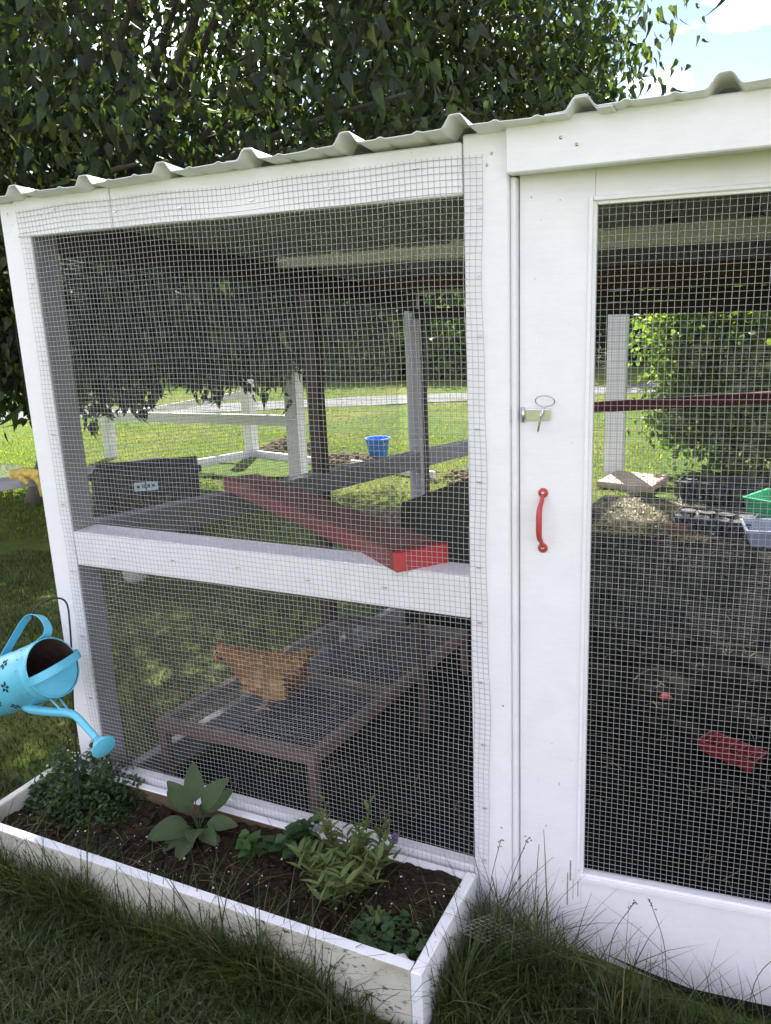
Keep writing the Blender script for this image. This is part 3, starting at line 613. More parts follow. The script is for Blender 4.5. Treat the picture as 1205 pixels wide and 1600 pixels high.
for k in range(len(c0_)): bm.faces.new((c0_[k], c0_[(k + 1) % len(c0_)], c1_[(k + 1) % len(c0_)], c1_[k]))
link('half_lid', bm_mesh('half_lid', bm), 'can_blue', can)
hl = spline([cp(-.222, .079), cp(-.165, .12), cp(-.112, .156), (cp(-.075, .163)), cp(-.035, .145), cp(-.012, .113), cp(-.018, .093), cp(-.04, .085), cp(-.062, .0808)], 6)
ribbon('back_handle', hl, WW, .024, .0016, 'can_blue', can)
sp_pts = spline([cp(-.13, -.074), cp(-.10, -.090), cp(-.02, -.112), cp(.045, -.128), cp(.078, -.142), cp(.11, -.170), cp(.158, -.217)], 6); ns_ = len(sp_pts)
tube('spout', sp_pts, [.0135 - .005 * i / (ns_ - 1) for i in range(ns_)], 'can_blue', can, 14)
dr = (cp(.158, -.217) - cp(.12, -.18)).normalized(); e0 = cp(.154, -.213)
tube('rose', [e0, e0 + dr * .010, e0 + dr * .030, e0 + dr * .034, e0 + dr * .036], [.0095, .012, .030, .0315, .029], 'can_blue', can, 24)
for w_ in (-.012, .016):
    tube('spout_strut', [cp(-.006, -.0795 + abs(w_) * .02, w_), cp(.03, -.115, w_ * .8), cp(.05, -.128, w_ * .35)], .0028, 'can_blue', can, 6)
def surf(a, ph, r=.0802): return cp(a, r * math.cos(ph), -r * math.sin(ph))
def petal(bm, a0, p0, ang, r0, L, wd):
    vs = []
    for t in np.linspace(0, 2 * math.pi, 12, endpoint=False):
        l = r0 + L * (.5 - .5 * math.cos(t)); q = wd * math.sin(t) * (.6 + .4 * math.sin(math.pi * (l - r0) / L))
        da, dp = l * math.cos(ang) - q * math.sin(ang), (l * math.sin(ang) + q * math.cos(ang)) / .08
        vs.append(bm.verts.new(surf(a0 + da, p0 + dp)))
    bm.faces.new(vs)
for (a0, ph, r0_) in [(-.104, R(66), .3), (-.103, R(112), .1), (-.133, R(160), .0), (-.165, R(90), .5), (-.17, R(135), .2), (-.10, R(25), .7), (-.20, R(112), 0), (-.12, R(205), .4)]:
    bm = bmesh.new()
    for k in range(5): petal(bm, a0, ph, r0_ + k * 1.2566, .0035, .0125, .0042)
    vs = [bm.verts.new(surf(a0 + .0016 * math.cos(t), ph + .0016 * math.sin(t) / .08)) for t in np.linspace(0, 6.283, 8, endpoint=False)]; bm.faces.new(vs)
    link('flower_cutout', bm_mesh('flower_cutout', bm), 'cutout', can)
for k in range(16):
    p = surf(-.047 + .004 * math.sin(k * 2.2), k * .39, .0797); n_ = (p - O - AX * (p - O).dot(AX)).normalized()
    tube('stud', [p, p + n_ * .0014, p + n_ * .002], [.0026, .002, .0008], 'can_blue', can, 8)
hk0 = cp(-.075, .160)
hk = spline([hk0 + VU * -.012 - VF * .010, hk0 + VU * .010 - VF * .004, hk0 + VR * .022 + VU * .036, hk0 + VR * .058 + VU * .050, hk0 + VR * .084 + VU * .036, hk0 + VR * .096 + VU * -.02, hk0 + VR * .110 + VU * -.13 + VF * .03, hk0 + VR * .124 + VU * -.27 + VF * .06, hk0 + VR * .16 + VU * -.52 + VF * .12], 8)
tag(tube('shepherd_hook', hk, .0027, 'black_metal', None, 8), 'thin black wire garden hook holding the blue watering can', 'garden hook')

# ------------------------------------------------------------------ inside the run
# wire-topped platform
pl = thing('wire_platform', 'low brown wood-framed platform with wire mesh top inside the coop', 'platform', (-.92, .9, -.05))
def pfz(y): return .20 - .09 * y + .02
X0p, X1p, Y0p, Y1p, Y2p = -1.215, -.60, .25, .84, 1.58
def prail(name, x0, x1, y0, y1): return board(name, x0, x1, y0, y1, .185, .225, 'stained_wood', pl, .002, sh=.09)
prail('frame_rail', X0p, X1p, Y0p, Y0p + .038); prail('frame_rail', X0p + .002, X1p - .002, Y1p - .038, Y1p); prail('frame_rail', X0p + .001, X1p - .001, Y2p - .038, Y2p)
for x in (X0p, X1p - .035):
    prail('frame_rail', x, x + .034, Y0p + .039, Y1p - .039); prail('frame_rail', x, x + .034, Y1p + .001, Y2p - .039)
for x in (X0p + .003, X1p - .033):
    for y in (Y0p + .003, Y2p - .033): board('leg', x, x + .03, y, y + .03, G(x, y) - .02, .184 - .09 * y, 'stained_wood', pl, .002)
wires('wire_mesh', (X0p + .01, Y0p + .01, .2265), (1, 0, 0), (0, 1, 0), X1p - X0p - .02, Y2p - Y0p - .02, SPC, .00062, 'deck_wire', pl, .001, seg=8, seed=9, wobu=.0006, shz=.09)
# red plank from the front rail to the side rail
rp_ = thing('red_plank', 'red painted plank resting slantwise across the coop rails', 'plank', (-.6, .45, .9))
a_, b_ = Vector((-.128, .030, .9425)), Vector((-1.205, .845, .8755)); d_ = (b_ - a_).normalized()
beam('board', a_ + d_ * .012, b_ + d_ * .05, .138, .044, 'dirty_shaded_red', rp_, .002)
beam('lit_end', a_ - d_ * .004, a_ + d_ * .0115, .1385, .0445, 'red_paint', rp_, .001)  # lit near end: brighter red than the shade-darkened board
beam('dirty_top_face', a_ + Vector((0, 0, .0232)) + d_ * .05, b_ + Vector((0, 0, .0232)) + d_ * .03, .128, .002, 'dirty_red_top', rp_, 0)
# black partition panel
bm = bmesh.new(); vs = [(.84, .40), (.84, .815), (.862, .842), (2.36, .72), (2.36, .20)]
A1 = [bm.verts.new((-.565, y, z)) for y, z in vs]; B1 = [bm.verts.new((-.553, y, z)) for y, z in vs]; bm.faces.new(A1[::-1]); bm.faces.new(B1)
for k in range(5): bm.faces.new((A1[k], A1[(k + 1) % 5], B1[(k + 1) % 5], B1[k]))
bp = thing('partition', 'black sheet partition standing upright inside the coop', 'partition', (-.56, 1.6, -.1)); link('sheet', bm_mesh('sheet', bm), 'black_plastic', bp)
for y in (.92, 2.3): board('support_stake', -.551, -.527, y, y + .024, G(-.54, y) - .02, .62, 'dark_wood', bp, .002)
# roost board at the back
tag(beam('roost_board', (-.42, 2.385, .955), (1.0, 2.385, 1.065), .025, .05, 'maroon_paint'), 'dark maroon roost board spanning the back of the coop', 'roost')
n = 900; x, y = RNG.uniform(-1.1, 1.0, n), RNG.uniform(.15, 4.9, n); P = np.stack([x, y, gzz(x, y) + .02], 1)
tag(blades('floor_litter', P, RNG.uniform(.015, .06, n), RNG.uniform(.002, .005, n), RNG.uniform(2, 6, n), 'straw_blade', None, 2), 'scattered straw bits on the dark run floor', 'straw', kind='stuff')
n = 2600; x, y = RNG.uniform(-1.15, 1.5, n), RNG.uniform(.1, 5.5, n)
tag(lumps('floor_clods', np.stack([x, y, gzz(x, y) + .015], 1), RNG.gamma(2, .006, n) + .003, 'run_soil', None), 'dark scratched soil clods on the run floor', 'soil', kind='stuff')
# red feeder tray on the floor
ft = thing('feeder_tray', 'red plastic feeder tray lying on the dark run floor', 'feeder', (.52, 1.2, G(.52, 1.2)))
fa = R(-24); fc = Vector((.515, 1.19, -.09))
def fpt(u, v, z): return fc + Vector((u * math.cos(fa) - v * math.sin(fa), u * math.sin(fa) + v * math.cos(fa), z))
bm = bmesh.new(); outl = [(-.105, -.05), (.105, -.05), (.105, .05), (-.105, .05)]
r0 = [bm.verts.new(fpt(u * .85, v * .8, 0)) for u, v in outl]; r1 = [bm.verts.new(fpt(u, v, .055)) for u, v in outl]; r2 = [bm.verts.new(fpt(u * .94, v * .9, .055)) for u, v in outl]; r3 = [bm.verts.new(fpt(u * .8, v * .75, .01)) for u, v in outl]
for A_, B_ in ((r0, r1), (r1, r2), (r2, r3)):
    for k in range(4): bm.faces.new((A_[k], A_[(k + 1) % 4], B_[(k + 1) % 4], B_[k]))
bm.faces.new(r0[::-1]); bm.faces.new(r3); link('tray', bm_mesh('tray', bm), 'red_paint', ft)
bm = bmesh.new(); 
for k in range(5): 
    u = -.075 + k * .0375; tube_bm(bm, [fpt(u, -.046, .057), fpt(u, .046, .057)], .003, 6)
link('grill', bm_mesh('grill', bm), 'red_paint', ft)
rs = thing('red_dish', 'small round red dish lying on the floor behind the feeder', 'dish', (.235, 1.635, G(.235, 1.635)))
g_ = G(.235, 1.635) + .012; tube('dish_body', [(.235, 1.635, g_), (.235, 1.635, g_ + .012), (.235, 1.635, g_ + .02)], [.026, .026, .018], 'red_paint', rs, 16)

# ------------------------------------------------------------------ hen
HX, HY = -.915, .50; HZ = .2275 - .09 * HY; ha = R(4)
def hp(x, y, z): return Vector((HX + x * math.cos(ha) - y * math.sin(ha), HY + x * math.sin(ha) + y * math.cos(ha), HZ + z))
hen = thing('hen', 'buff orange hen standing on the wire platform facing left', 'hen', (HX, HY, HZ))
prof = [(-.209, .176, .004, .005), (-.205, .178, .013, .015), (-.192, .184, .021, .023), (-.176, .184, .025, .027), (-.158, .172, .028, .033), (-.135, .155, .037, .046), (-.105, .138, .052, .062), (-.07, .128, .066, .075), (-.02, .122, .074, .081), (.03, .120, .074, .079), (.065, .126, .066, .076), (.095, .142, .052, .072), (.118, .162, .038, .066), (.138, .185, .025, .054), (.152, .203, .015, .038), (.163, .213, .006, .022)]
bm = bmesh.new(); seg = 28; rings = []
for i_, (x, z, ry, rz) in enumerate(prof):
    ring = []
    for k in range(seg):
        t = 2 * math.pi * k / seg; c_, s__ = math.cos(t), math.sin(t)
        wob = 1 + (.05 * noise.noise(Vector((x * 40, c_ * 3, s__ * 3))) + .03 * math.sin(k * 3 + x * 160)) * min(1, max(0, (i_ - 3) / 3))
        ring.append(bm.verts.new(hp(x + (.02 * s__ if x > .06 else 0), ry * c_ * wob, z + rz * s__ * wob)))
    rings.append(ring)
for A_, B_ in zip(rings, rings[1:]):
    for k in range(seg): bm.faces.new((A_[k], A_[(k + 1) % seg], B_[(k + 1) % seg], B_[k]))
bm.faces.new(rings[0][::-1]); bm.faces.new(rings[-1])
body = link('body', bm_mesh('body', bm, True), 'feather', hen)
sm = body.modifiers.new('smooth', 'SUBSURF'); sm.levels = 1; sm.render_levels = 1
tube('beak', [hp(-.204, 0, .176), hp(-.214, 0, .171), hp(-.226, 0, .160)], [.0085, .006, .001], 'hen_leg', hen, 8)
bm = bmesh.new(); cpts = [(-.206, .192), (-.204, .208), (-.198, .201), (-.194, .214), (-.188, .206), (-.182, .216), (-.176, .208), (-.168, .207)]
ca = [bm.verts.new(hp(x, -.003, z)) for x, z in cpts]; cb = [bm.verts.new(hp(x, .003, z)) for x, z in cpts]; bm.faces.new(ca); bm.faces.new(cb[::-1])
for k in range(len(ca)): bm.faces.new((ca[k], ca[(k + 1) % len(ca)], cb[(k + 1) % len(ca)], cb[k]))
link('comb', bm_mesh('comb', bm), 'hen_comb', hen)
for sy in (-1, 1):
    tube('wattle', [hp(-.200, sy * .009, .170), hp(-.203, sy * .011, .158), hp(-.203, sy * .011, .147), hp(-.202, sy * .011, .143)], [.003, .0065, .006, .002], 'hen_comb', hen, 8)
    tube('face_patch', [hp(-.190, sy * .0175, .183), hp(-.190, sy * .0225, .183), hp(-.190, sy * .0235, .183)], [.012, .010, .004], 'hen_flesh', hen, 12)
    tube('eye', [hp(-.190, sy * .021, .186), hp(-.190, sy * .0245, .186), hp(-.190, sy * .0252, .186)], [.0042, .0036, .001], 'eye', hen, 10)
    bm = bmesh.new(); fx = -.012 if sy > 0 else .012; fy = sy * .033; dxx = -.022 if sy < 0 else -.005
    kn = hp(fx + dxx * .2, fy, .055); an = hp(fx + dxx, fy, .008)
    tube_bm(bm, [hp(fx + .008, fy * .85, .080), kn, an], [.014, .0062, .0052], 8)
    for (ta, tl) in ((180, .046), (140, .040), (222, .040), (0, .020)):
        e = Vector((math.cos(R(ta)) * tl, math.sin(R(ta)) * tl, 0)); p0 = (fx + dxx, fy)
        tube_bm(bm, [an, hp(p0[0] + e.x * .5, p0[1] + e.y * .5, .008), hp(p0[0] + e.x, p0[1] + e.y, .004)], [.0048, .0042, .0018], 6)
    link('leg', bm_mesh('leg', bm, True), 'hen_leg', hen)
# wing and tail feathers lying on the body
def feather_set(name, spec, mat='plumage'):
    P, Dn, Nn, S = [], [], [], []
    for (x, y, z, dx, dy, dz, nx_, ny_, nz_, s_) in spec:
        P.append(hp(x, y, z)[:]); Dn.append((dx, dy, dz)); Nn.append((nx_, ny_, nz_)); S.append(s_)
    return link(name, leaves_mesh(name, np.array(P), np.array(Dn), np.array(Nn), np.array(S), RNG.uniform(0, 1, len(P)), THIN_V * np.array([1.3, 1, .6])), mat, hen)
for sy in (-1, 1):
    spec = []
    for r_ in range(5):
        for k in range(5): spec.append((-.075 + r_ * .028 + random.uniform(-.004, .004), sy * (.072 + .003 * r_ - .004 * abs(k - 2)), .155 - k * .017, 1, sy * .05, .10 - k * .03, 0, sy, .3, .055 + .004 * r_))
    feather_set('wing', spec)
spec = []
for k in range(14):
    t = (k - 6.5) / 6.5; spec.append((.10, t * .028, .175 + .02 * (1 - abs(t)), .75, t * .35, .62 - .3 * abs(t), -.5, t * 1.2, .9, .085 - .015 * abs(t)))
feather_set('tail', spec)
spec = []
for k in range(1000):
    x = random.uniform(-.17, .135); i_ = max(i for i, p in enumerate(prof) if p[0] <= x); p = prof[i_]; q = prof[min(i_ + 1, len(prof) - 1)]; u = (x - p[0]) / max(1e-6, q[0] - p[0])
    z0, ry, rz = [p[j] + (q[j] - p[j]) * u for j in (1, 2, 3)]; t = random.uniform(0, 6.283); c_, s__ = math.cos(t), math.sin(t)
    spec.append((x, ry * c_ * .99, z0 + rz * s__ * .99, 1, c_ * .12, s__ * .10 - .06, 0, c_, s__, random.uniform(.013, .024)))
feather_set('plumage', spec)['kind'] = 'stuff'

# ------------------------------------------------------------------ things beyond the coop
# garden enclosure with pointed posts
fe = thing('garden_fence', 'white garden enclosure with pointed posts and rails on the lawn', 'fence', (-6.3, 7.4, -.65))
def fpost(x, y, z1, wd=.13):
    bm = board_bm(x - wd / 2, x + wd / 2, y - wd / 2, y + wd / 2, G(x, y) - .05, z1, .004)
    for v in bm.verts:
        if v.co.z > z1 - .02 and v.co.x < x - wd * .2: v.co.z -= .12
    link('post', bm_mesh('post', bm), WY, fe)
PA, PB, PC = (-8.5, 7.58), (-6.45, 8.28), (-4.72, 6.78); PD = (-6.62, 6.2)
fpost(*PA, .33, .14); fpost(*PB, 1.0, .15); fpost(*PC, .97, .17)
def frail(p, q, zp, zq, h=.12): beam('rail', (*p, zp), (*q, zq), .04, h, WY, fe)
frail(PA, PB, -.07, .24, .10); frail(PA, PC, -.03, .12, .13)
frail(PD, PB, G(*PD) + .06, G(*PB) + .06, .12); frail(PB, (-5.0, 7.85), G(*PB) + .06, G(-5, 7.85) + .06, .12); frail((-4.6, 7.9), (-3.2, 7.4), G(-4.6, 7.9) + .06, G(-3.2, 7.4) + .06, .1)
sheet('bed_soil', [(-6.5, 6.3), (-4.9, 6.7), (-4.9, 7.8), (-6.4, 8.2)], 'lawn_ground', .03, 16)
def mound(name, label, x, y, r, h, n=420):
    P = np.stack([x + RNG.normal(0, r * .5, n), y + RNG.normal(0, r * .4, n)], 1); d = np.hypot((P[:, 0] - x) / r, (P[:, 1] - y) / r)
    Z = gzz(P[:, 0], P[:, 1]) + np.clip(1 - d, 0, 1) * h * RNG.uniform(.3, 1, n)
    o = lumps(name, np.concatenate([P, Z[:, None]], 1), RNG.uniform(.012, .05, n), 'mulch', None); tag(o, label, 'mulch')
mound('mulch_pile', 'brown mulch heap behind the pointed fence posts', -6.3, 9.0, .6, .25); mound('mulch_pile', 'brown mulch heap beside the blue bucket', -4.95, 8.3, .7, .14); mound('mulch_pile', 'clumps of dry litter just outside the side rail', -2.4, 4.6, .7, .16, 700)
mound('mulch_pile', 'dry litter heap past the back corner post', -2.55, 7.7, .7, .2)
# blue bucket
bk = thing('bucket', 'bright blue plastic bucket standing on the lawn', 'bucket', (-4.6, 8.7, G(-4.6, 8.7)))
gb = G(-4.6, 8.7); bx_, by_ = -4.6, 8.7; bm = bmesh.new(); seg = 28
pr_ = [(.001, .0), (.115, .0), (.125, .01), (.165, .275), (.178, .278), (.178, .30), (.165, .302), (.158, .29), (.118, .02), (.001, .015)]
rings = [[bm.verts.new((bx_ + r_ * math.cos(2 * math.pi * k / seg), by_ + r_ * math.sin(2 * math.pi * k / seg), gb + z)) for k in range(seg)] for r_, z in pr_]
for A_, B_ in zip(rings, rings[1:]):
    for k in range(seg): bm.faces.new((A_[k], A_[(k + 1) % seg], B_[(k + 1) % seg], B_[k]))
link('tub', bm_mesh('tub', bm, True), 'blue_plastic', bk)
tube('handle', [(bx_ + .178 * math.cos(t), by_ - .12 * math.sin(t), gb + .285 - .10 * math.sin(t)) for t in np.linspace(0, math.pi, 16)], .004, 'steel', bk, 6)
# bench plank, glove, bag, big black tub on the left
bn = thing('bench', 'grey painted plank bench on the lawn left of the coop', 'bench', (-5.0, 3.7, -.33))
bA, bB = Vector((-5.18, 2.55, .205)), Vector((-4.87, 4.64, .035))
beam('plank', bA, bB, .30, .06, 'grey_paint', bn)
for t in (.06, .45, .85):
    q = bA.lerp(bB, t)
    for s_ in (-.1, .1): board('leg', q.x + s_ - .03, q.x + s_ + .03, q.y - .03, q.y + .03, G(q.x, q.y) - .03, q.z - .031, 'grey_paint', bn)
gq = bA.lerp(bB, .27) + Vector((.06, 0, .03))
bm = bmesh.new()
for (pts_, r_) in [([(-.10, -.10, .03), (-.02, -.02, .035), (.06, .0, .03), (.115, .02, .01)], [.05, .055, .052, .04]), ([(.09, -.03, .02), (.15, -.035, -.02), (.17, -.035, -.09), (.172, -.035, -.14)], [.024, .024, .021, .012]), ([(.10, .02, .02), (.16, .02, -.02), (.18, .022, -.10), (.182, .022, -.155)], [.024, .024, .021, .012]), ([(.10, .06, .015), (.16, .07, -.02), (.175, .072, -.09), (.177, .072, -.14)], [.023, .023, .02, .011]), ([(.09, .10, .01), (.145, .11, -.02), (.16, .115, -.07), (.162, .115, -.11)], [.021, .021, .018, .010]), ([(-.02, -.06, .03), (.04, -.10, .02), (.10, -.12, .0), (.13, -.125, -.02)], [.026, .025, .022, .012])]:
    tube_bm(bm, spline([gq + Vector(p) for p in pts_], 4), [r_[min(3, int(i / 4))] for i in range(13)], 10)
gl = tag(link('work_glove', bm_mesh('work_glove', bm, True), 'glove'), 'yellow leather work glove draped over the grey bench', 'glove')
rm = gl.modifiers.new('remesh', 'REMESH'); rm.mode = 'VOXEL'; rm.voxel_size = .009; rm.use_smooth_shade = True
bq = bA.lerp(bB, .2) + Vector((-.1, -.02, .031)); bm = bmesh.new(); bmesh.ops.create_grid(bm, x_segments=12, y_segments=12, size=1)
for v in bm.verts:
    x, y = v.co.x, v.co.y; v.co = bq + Vector((x * .13, y * .26, .02 + .10 * (1 - x * x) * (1 - y ** 4) + .02 * noise.noise(Vector((x * 3, y * 3, 7)))))
tag(link('plastic_bag', bm_mesh('plastic_bag', bm, True), 'clear_plastic'), 'crumpled clear plastic bag lying on the grey bench', 'bag')
tb = thing('black_tub', 'large black plastic tub with a cut-out window and pale label', 'tub', (-4.25, 3.65, G(-4.25, 3.65)))
tx, ty = Vector((.64, .52, 0)).normalized(), Vector((-.52, .64, 0)).normalized(); tcn = Vector((-4.22, 3.62, G(-4.25, 3.65)))
def tp_(u, v, z): return tcn + tx * u + ty * v + Vector((0, 0, z))
def tpart(name, u0, u1, v0, v1, z0, z1, mat, bev=.006):
    b = board_bm(u0, u1, v0, v1, z0, z1, bev)
    for v in b.verts: v.co = tp_(v.co.x, v.co.y, v.co.z)
    return link(name, bm_mesh(name, b), mat, tb)
tpart('front_wall', -.42, .42, -.26, -.24, .36, .56, 'black_plastic'); tpart('front_wall', -.42, -.30, -.26, -.24, .0, .359, 'black_plastic'); tpart('front_wall', .10, .42, -.26, -.24, .0, .359, 'black_plastic'); tpart('front_wall', -.299, .099, -.26, -.24, .0, .12, 'black_plastic')
tpart('side_wall', -.42, -.40, -.239, .239, 0, .56, 'black_plastic'); tpart('side_wall', .40, .42, -.239, .239, 0, .56, 'black_plastic'); tpart('back_wall', -.42, .42, .24, .26, 0, .56, 'black_plastic')
tpart('rim', -.45, .45, -.285, -.262, .52, .575, 'black_plastic'); tpart('label_plate', -.10, .10, -.266, -.261, .40, .47, 'label_paper', .001)
for k in range(4): tpart('label_print', -.075 + k * .04, -.05 + k * .04, -.2668, -.2662, .425, .45, 'label_ink', 0)
for k in range(9): tpart('rib', -.40 + k * .098, -.39 + k * .098, -.268, -.2605, .37 if -.32 < -.40 + k * .098 < .1 else .02, .50, 'black_plastic', .002)
n = 1100; P = np.array([tp_(RNG.uniform(-.39, .39), RNG.uniform(-.23, .2), RNG.uniform(.1, .31))[:] for _ in range(n)]); o = blades('straw_fill', P, RNG.uniform(.05, .14, n), RNG.uniform(.004, .008, n), RNG.uniform(.6, 2.5, n), 'straw_blade', tb, 2)
# far white post, slab, trays, bins at the back of the run
tag(board('white_post', -1.32, -1.11, 8.05, 8.2, G(-1.2, 8.1) - .05, 1.75, WY), 'wide white post standing on the lawn behind the run', 'post')
sl = tag(beam('paving_slab', (-1.22, 7.72, G(-1.2, 7.7) + .07), (-.62, 7.62, G(-.7, 7.6) + .07), .62, .07, 'tan_board', None, .006, ), 'tan slab lying in the sun beside the white post', 'slab')
n = 6500; U1, V1 = RNG.uniform(0, 1, n), RNG.uniform(0, 1, n); P = np.stack([-.86 + .98 * U1 + (1 - U1) * V1 * -.05 - U1 * V1 * .22, 5.02 + V1 * 1.9 - U1 * .05], 1); P = np.concatenate([P, gzz(P[:, 0], P[:, 1])[:, None] + .012], 1)
tag(blades('straw_bedding', P, RNG.uniform(.015, .05, n), RNG.uniform(.005, .010, n), RNG.uniform(.6, 3, n), 'straw_blade', None, 2), 'dry sunlit straw spread on the run floor', 'straw', kind='stuff')
def tray(label, x, y, ang, L, Wd, H):
    t = thing('nursery_tray', label, 'tray', (x, y, G(x, y)), 'slotted plastic trays behind the coop'); c_, s_ = math.cos(ang), math.sin(ang); z0 = G(x, y) + .015
    def P_(u, v, z): return Vector((x + u * c_ - v * s_, y + u * s_ + v * c_, z0 + z))
    def bx(name, u0, u1, v0, v1, z0_, z1_, mt='grey_plastic'):
        b = board_bm(u0, u1, v0, v1, z0_, z1_, .002)
        for v in b.verts: v.co = P_(v.co.x, v.co.y, v.co.z)
        link(name, bm_mesh(name, b), mt, t)
    bx('base', -L / 2, L / 2, -Wd / 2, Wd / 2, 0, .012, 'black_plastic')
    for v in (-Wd / 2, Wd / 2 - .012): bx('rim', -L / 2 - .01, L / 2 + .01, v, v + .012, H - .02, H)
    for u in (-L / 2, L / 2 - .012): bx('rim', u, u + .012, -Wd / 2 + .0125, Wd / 2 - .0125, H - .021, H - .001)
    k = 9
    for i_ in range(k):
        u = -L / 2 + (i_ + .5) * L / k
        for sg in (-1, 1):
            b = bmesh.new(); tube_bm(b, [P_(u - sg * L / k * .4, -Wd / 2 + .004, .012), P_(u + sg * L / k * .4, -Wd / 2 + .004, H - .02)], .008, 5); link('lattice_bar', bm_mesh('lattice_bar', b), 'grey_plastic', t)
    for i_ in range(4):
        for j in range(2):
            p = P_(-L / 2 + (i_ + .5) * L / 4, (j - .5) * Wd / 2, .014); b = bmesh.new(); tube_bm(b, [p, p + Vector((0, 0, H * .85))], [.05, .065], 12); link('pot', bm_mesh('pot', b), 'black_plastic', t)
tray('dark slotted plastic tray of pots nearest the sunlit straw', .10, 5.48, R(-8), .62, .36, .15)
tray('dark slotted plastic tray of pots farther back under the shrub', .02, 7.0, R(-5), .75, .36, .22)
def bin_(name, label, x, y, ang, L, Wd, H, mat, taper=.85):
    z0 = G(x, y) + .015; c_, s_ = math.cos(ang), math.sin(ang); bm = bmesh.new()
    def ring(l, w_, z): return [bm.verts.new((x + u * l / 2 * c_ - v * w_ / 2 * s_, y + u * l / 2 * s_ + v * w_ / 2 * c_, z0 + z)) for u, v in ((-1, -1), (1, -1), (1, 1), (-1, 1))]
    rr = [ring(L * taper, Wd * taper, 0), ring(L, Wd, H), ring(L + .03, Wd + .03, H), ring(L + .03, Wd + .03, H + .015), ring(L - .01, Wd - .01, H + .015), ring(L * taper - .01, Wd * taper - .01, .01)]
    for A_, B_ in zip(rr, rr[1:]):
        for k in range(4): bm.faces.new((A_[k], A_[(k + 1) % 4], B_[(k + 1) % 4], B_[k]))
    bm.faces.new(rr[0][::-1]); bm.faces.new(rr[-1])
    tag(link(name, bm_mesh(name, bm), mat), label, 'bin')
bin_('storage_bin', 'low frosted clear plastic bin at the back of the run', .62, 5.15, R(10), .55, .35, .14, 'frosted_plastic')
bin_('green_bin', 'bright green plastic bin behind the frosted bin', .66, 5.9, R(-25), .6, .4, .24, 'green_plastic', .8)
# flower pots / bricks in front
bm = bmesh.new()
tag(beam('brick', (-.28, 5.35, G(-.28, 5.35) + .05), (-.08, 5.30, G(-.1, 5.3) + .05), .10, .065, 'brown_wood'), 'reddish brick lying on the straw', 'brick')
# scrap of wire mesh sticking out of the grass by the door, edging strip
sc_ = wires('mesh_scrap', (.00, -.155, .118), Vector((.66, .16, -.30)).normalized(), Vector((.72, .69, .06)).normalized(),   .20, .10, .0127, .0009, 'steel', None, .004, seg=6, seed=21)
del sc_['kind']; tag(sc_, 'bent scrap of wire mesh sticking out of the grass', 'wire mesh')
tag(tube('garden_pipe', spline([(.24, -.07, -.012), (.40, -.085, -.035), (.52, -.078, -.05), (.70, -.07, -.056), (.9, -.06, -.06)], 6),   .008, 'rail_grey', None, 8), 'dull grey pipe half hidden in grass under the door', 'pipe')
hb_ = thing('hanging_bottle', 'clear plastic cup hanging under the middle rail', 'cup', (-1.07, .09, .76)); tube('cup', [(-1.05, .07, .83), (-1.05, .07, .80), (-1.05, .07, .775), (-1.05, .07, .768)], [.036, .036, .033, .02], 'clear_plastic', hb_, 18)

# ------------------------------------------------------------------ trees and shrubs
def branches_bm(bm, base, tips, r0, wob=.3):
    for t in tips:
        t = Vector(t); mid = base.lerp(t, .5) + Vector((random.uniform(-wob, wob), random.uniform(-wob, wob), wob * .8)); cv = spline([base, mid, t], 5)
        tube_bm(bm, cv, [r0 * (1 - .85 * i / (len(cv) - 1)) for i in range(len(cv))], 6)
def crown_points(c, rad, nclump, per, cr, hollow=.45, droop=.0, flat=1.0):
    c = np.array(c, float); d = rdirs(nclump); rr = RNG.uniform(hollow, 1, nclump) ** .7; Q = c + d * rr[:, None] * np.array(rad)
    # lumpy outline
    Q += d * (np.sin(d[:, 0:1] * 7 + 1) * np.sin(d[:, 2:3] * 6 + d[:, 1:2] * 5)) * np.array(rad) * .10
    k = RNG.normal(size=(nclump, per, 3)) * cr * np.array([1, 1, flat]); k[..., 2] -= droop * np.abs(RNG.normal(size=(nclump, per))) * cr
    P = (Q[:, None] + k).reshape(-1, 3); outd = np.repeat(d, per, 0); return P, outd, Q
def leafy_tree(name, label, base, trunk_h, c, rad, nclump, per, cr, lsize, mat, cat='tree', trunk_r=.12, droop=0.0, hang=0.0, group=None, LV=LEAF_V, ntip=14, hollow=.45, flat=1.0, zmin=None):
    t = thing(name, label, cat, base, group); bm = bmesh.new(); base = Vector(base); top = Vector((base.x + (c[0] - base.x) * .5, base.y + (c[1] - base.y) * .5, base.z + trunk_h))
    cv = spline([base - Vector((0, 0, .1)), base.lerp(top, .5) + Vector((.03, .02, 0)), top], 5); tube_bm(bm, cv, [trunk_r * (1 - .45 * i / (len(cv) - 1)) for i in range(len(cv))], 10)
    P, outd, Q = crown_points(c, rad, nclump, per, cr, hollow, droop, flat)
    branches_bm(bm, top - Vector((0, 0, trunk_h * .1)), [q for q in Q[RNG.choice(len(Q), min(ntip, len(Q)), replace=False)]], trunk_r * .5, rad[0] * .08)
    link('trunk', bm_mesh('trunk', bm, True), 'bark', t)
    if zmin is not None: k = P[:, 2] > zmin(P[:, 0], P[:, 1]); P, outd = P[k], outd[k]
    n = len(P); Dn = outd * .5 + rdirs(n) * (1 - hang * .6) + np.array([0, 0, -1.6 * hang]); Nn = outd * (1 - hang * .6) + rdirs(n) * (.8 + hang * .7) + np.array([0, 0, .5])
    return t, P, Dn, Nn, lsize * RNG.uniform(.45, 1.25, n), RNG.uniform(0, 1, n), LV, mat
def finish(spec, name='crown'):
    t, P, Dn, Nn, S, rnd, LV, mat = spec; o = link(name, leaves_mesh(name, P, Dn, Nn, S, rnd, LV), mat, t); o['kind'] = 'stuff'; return o
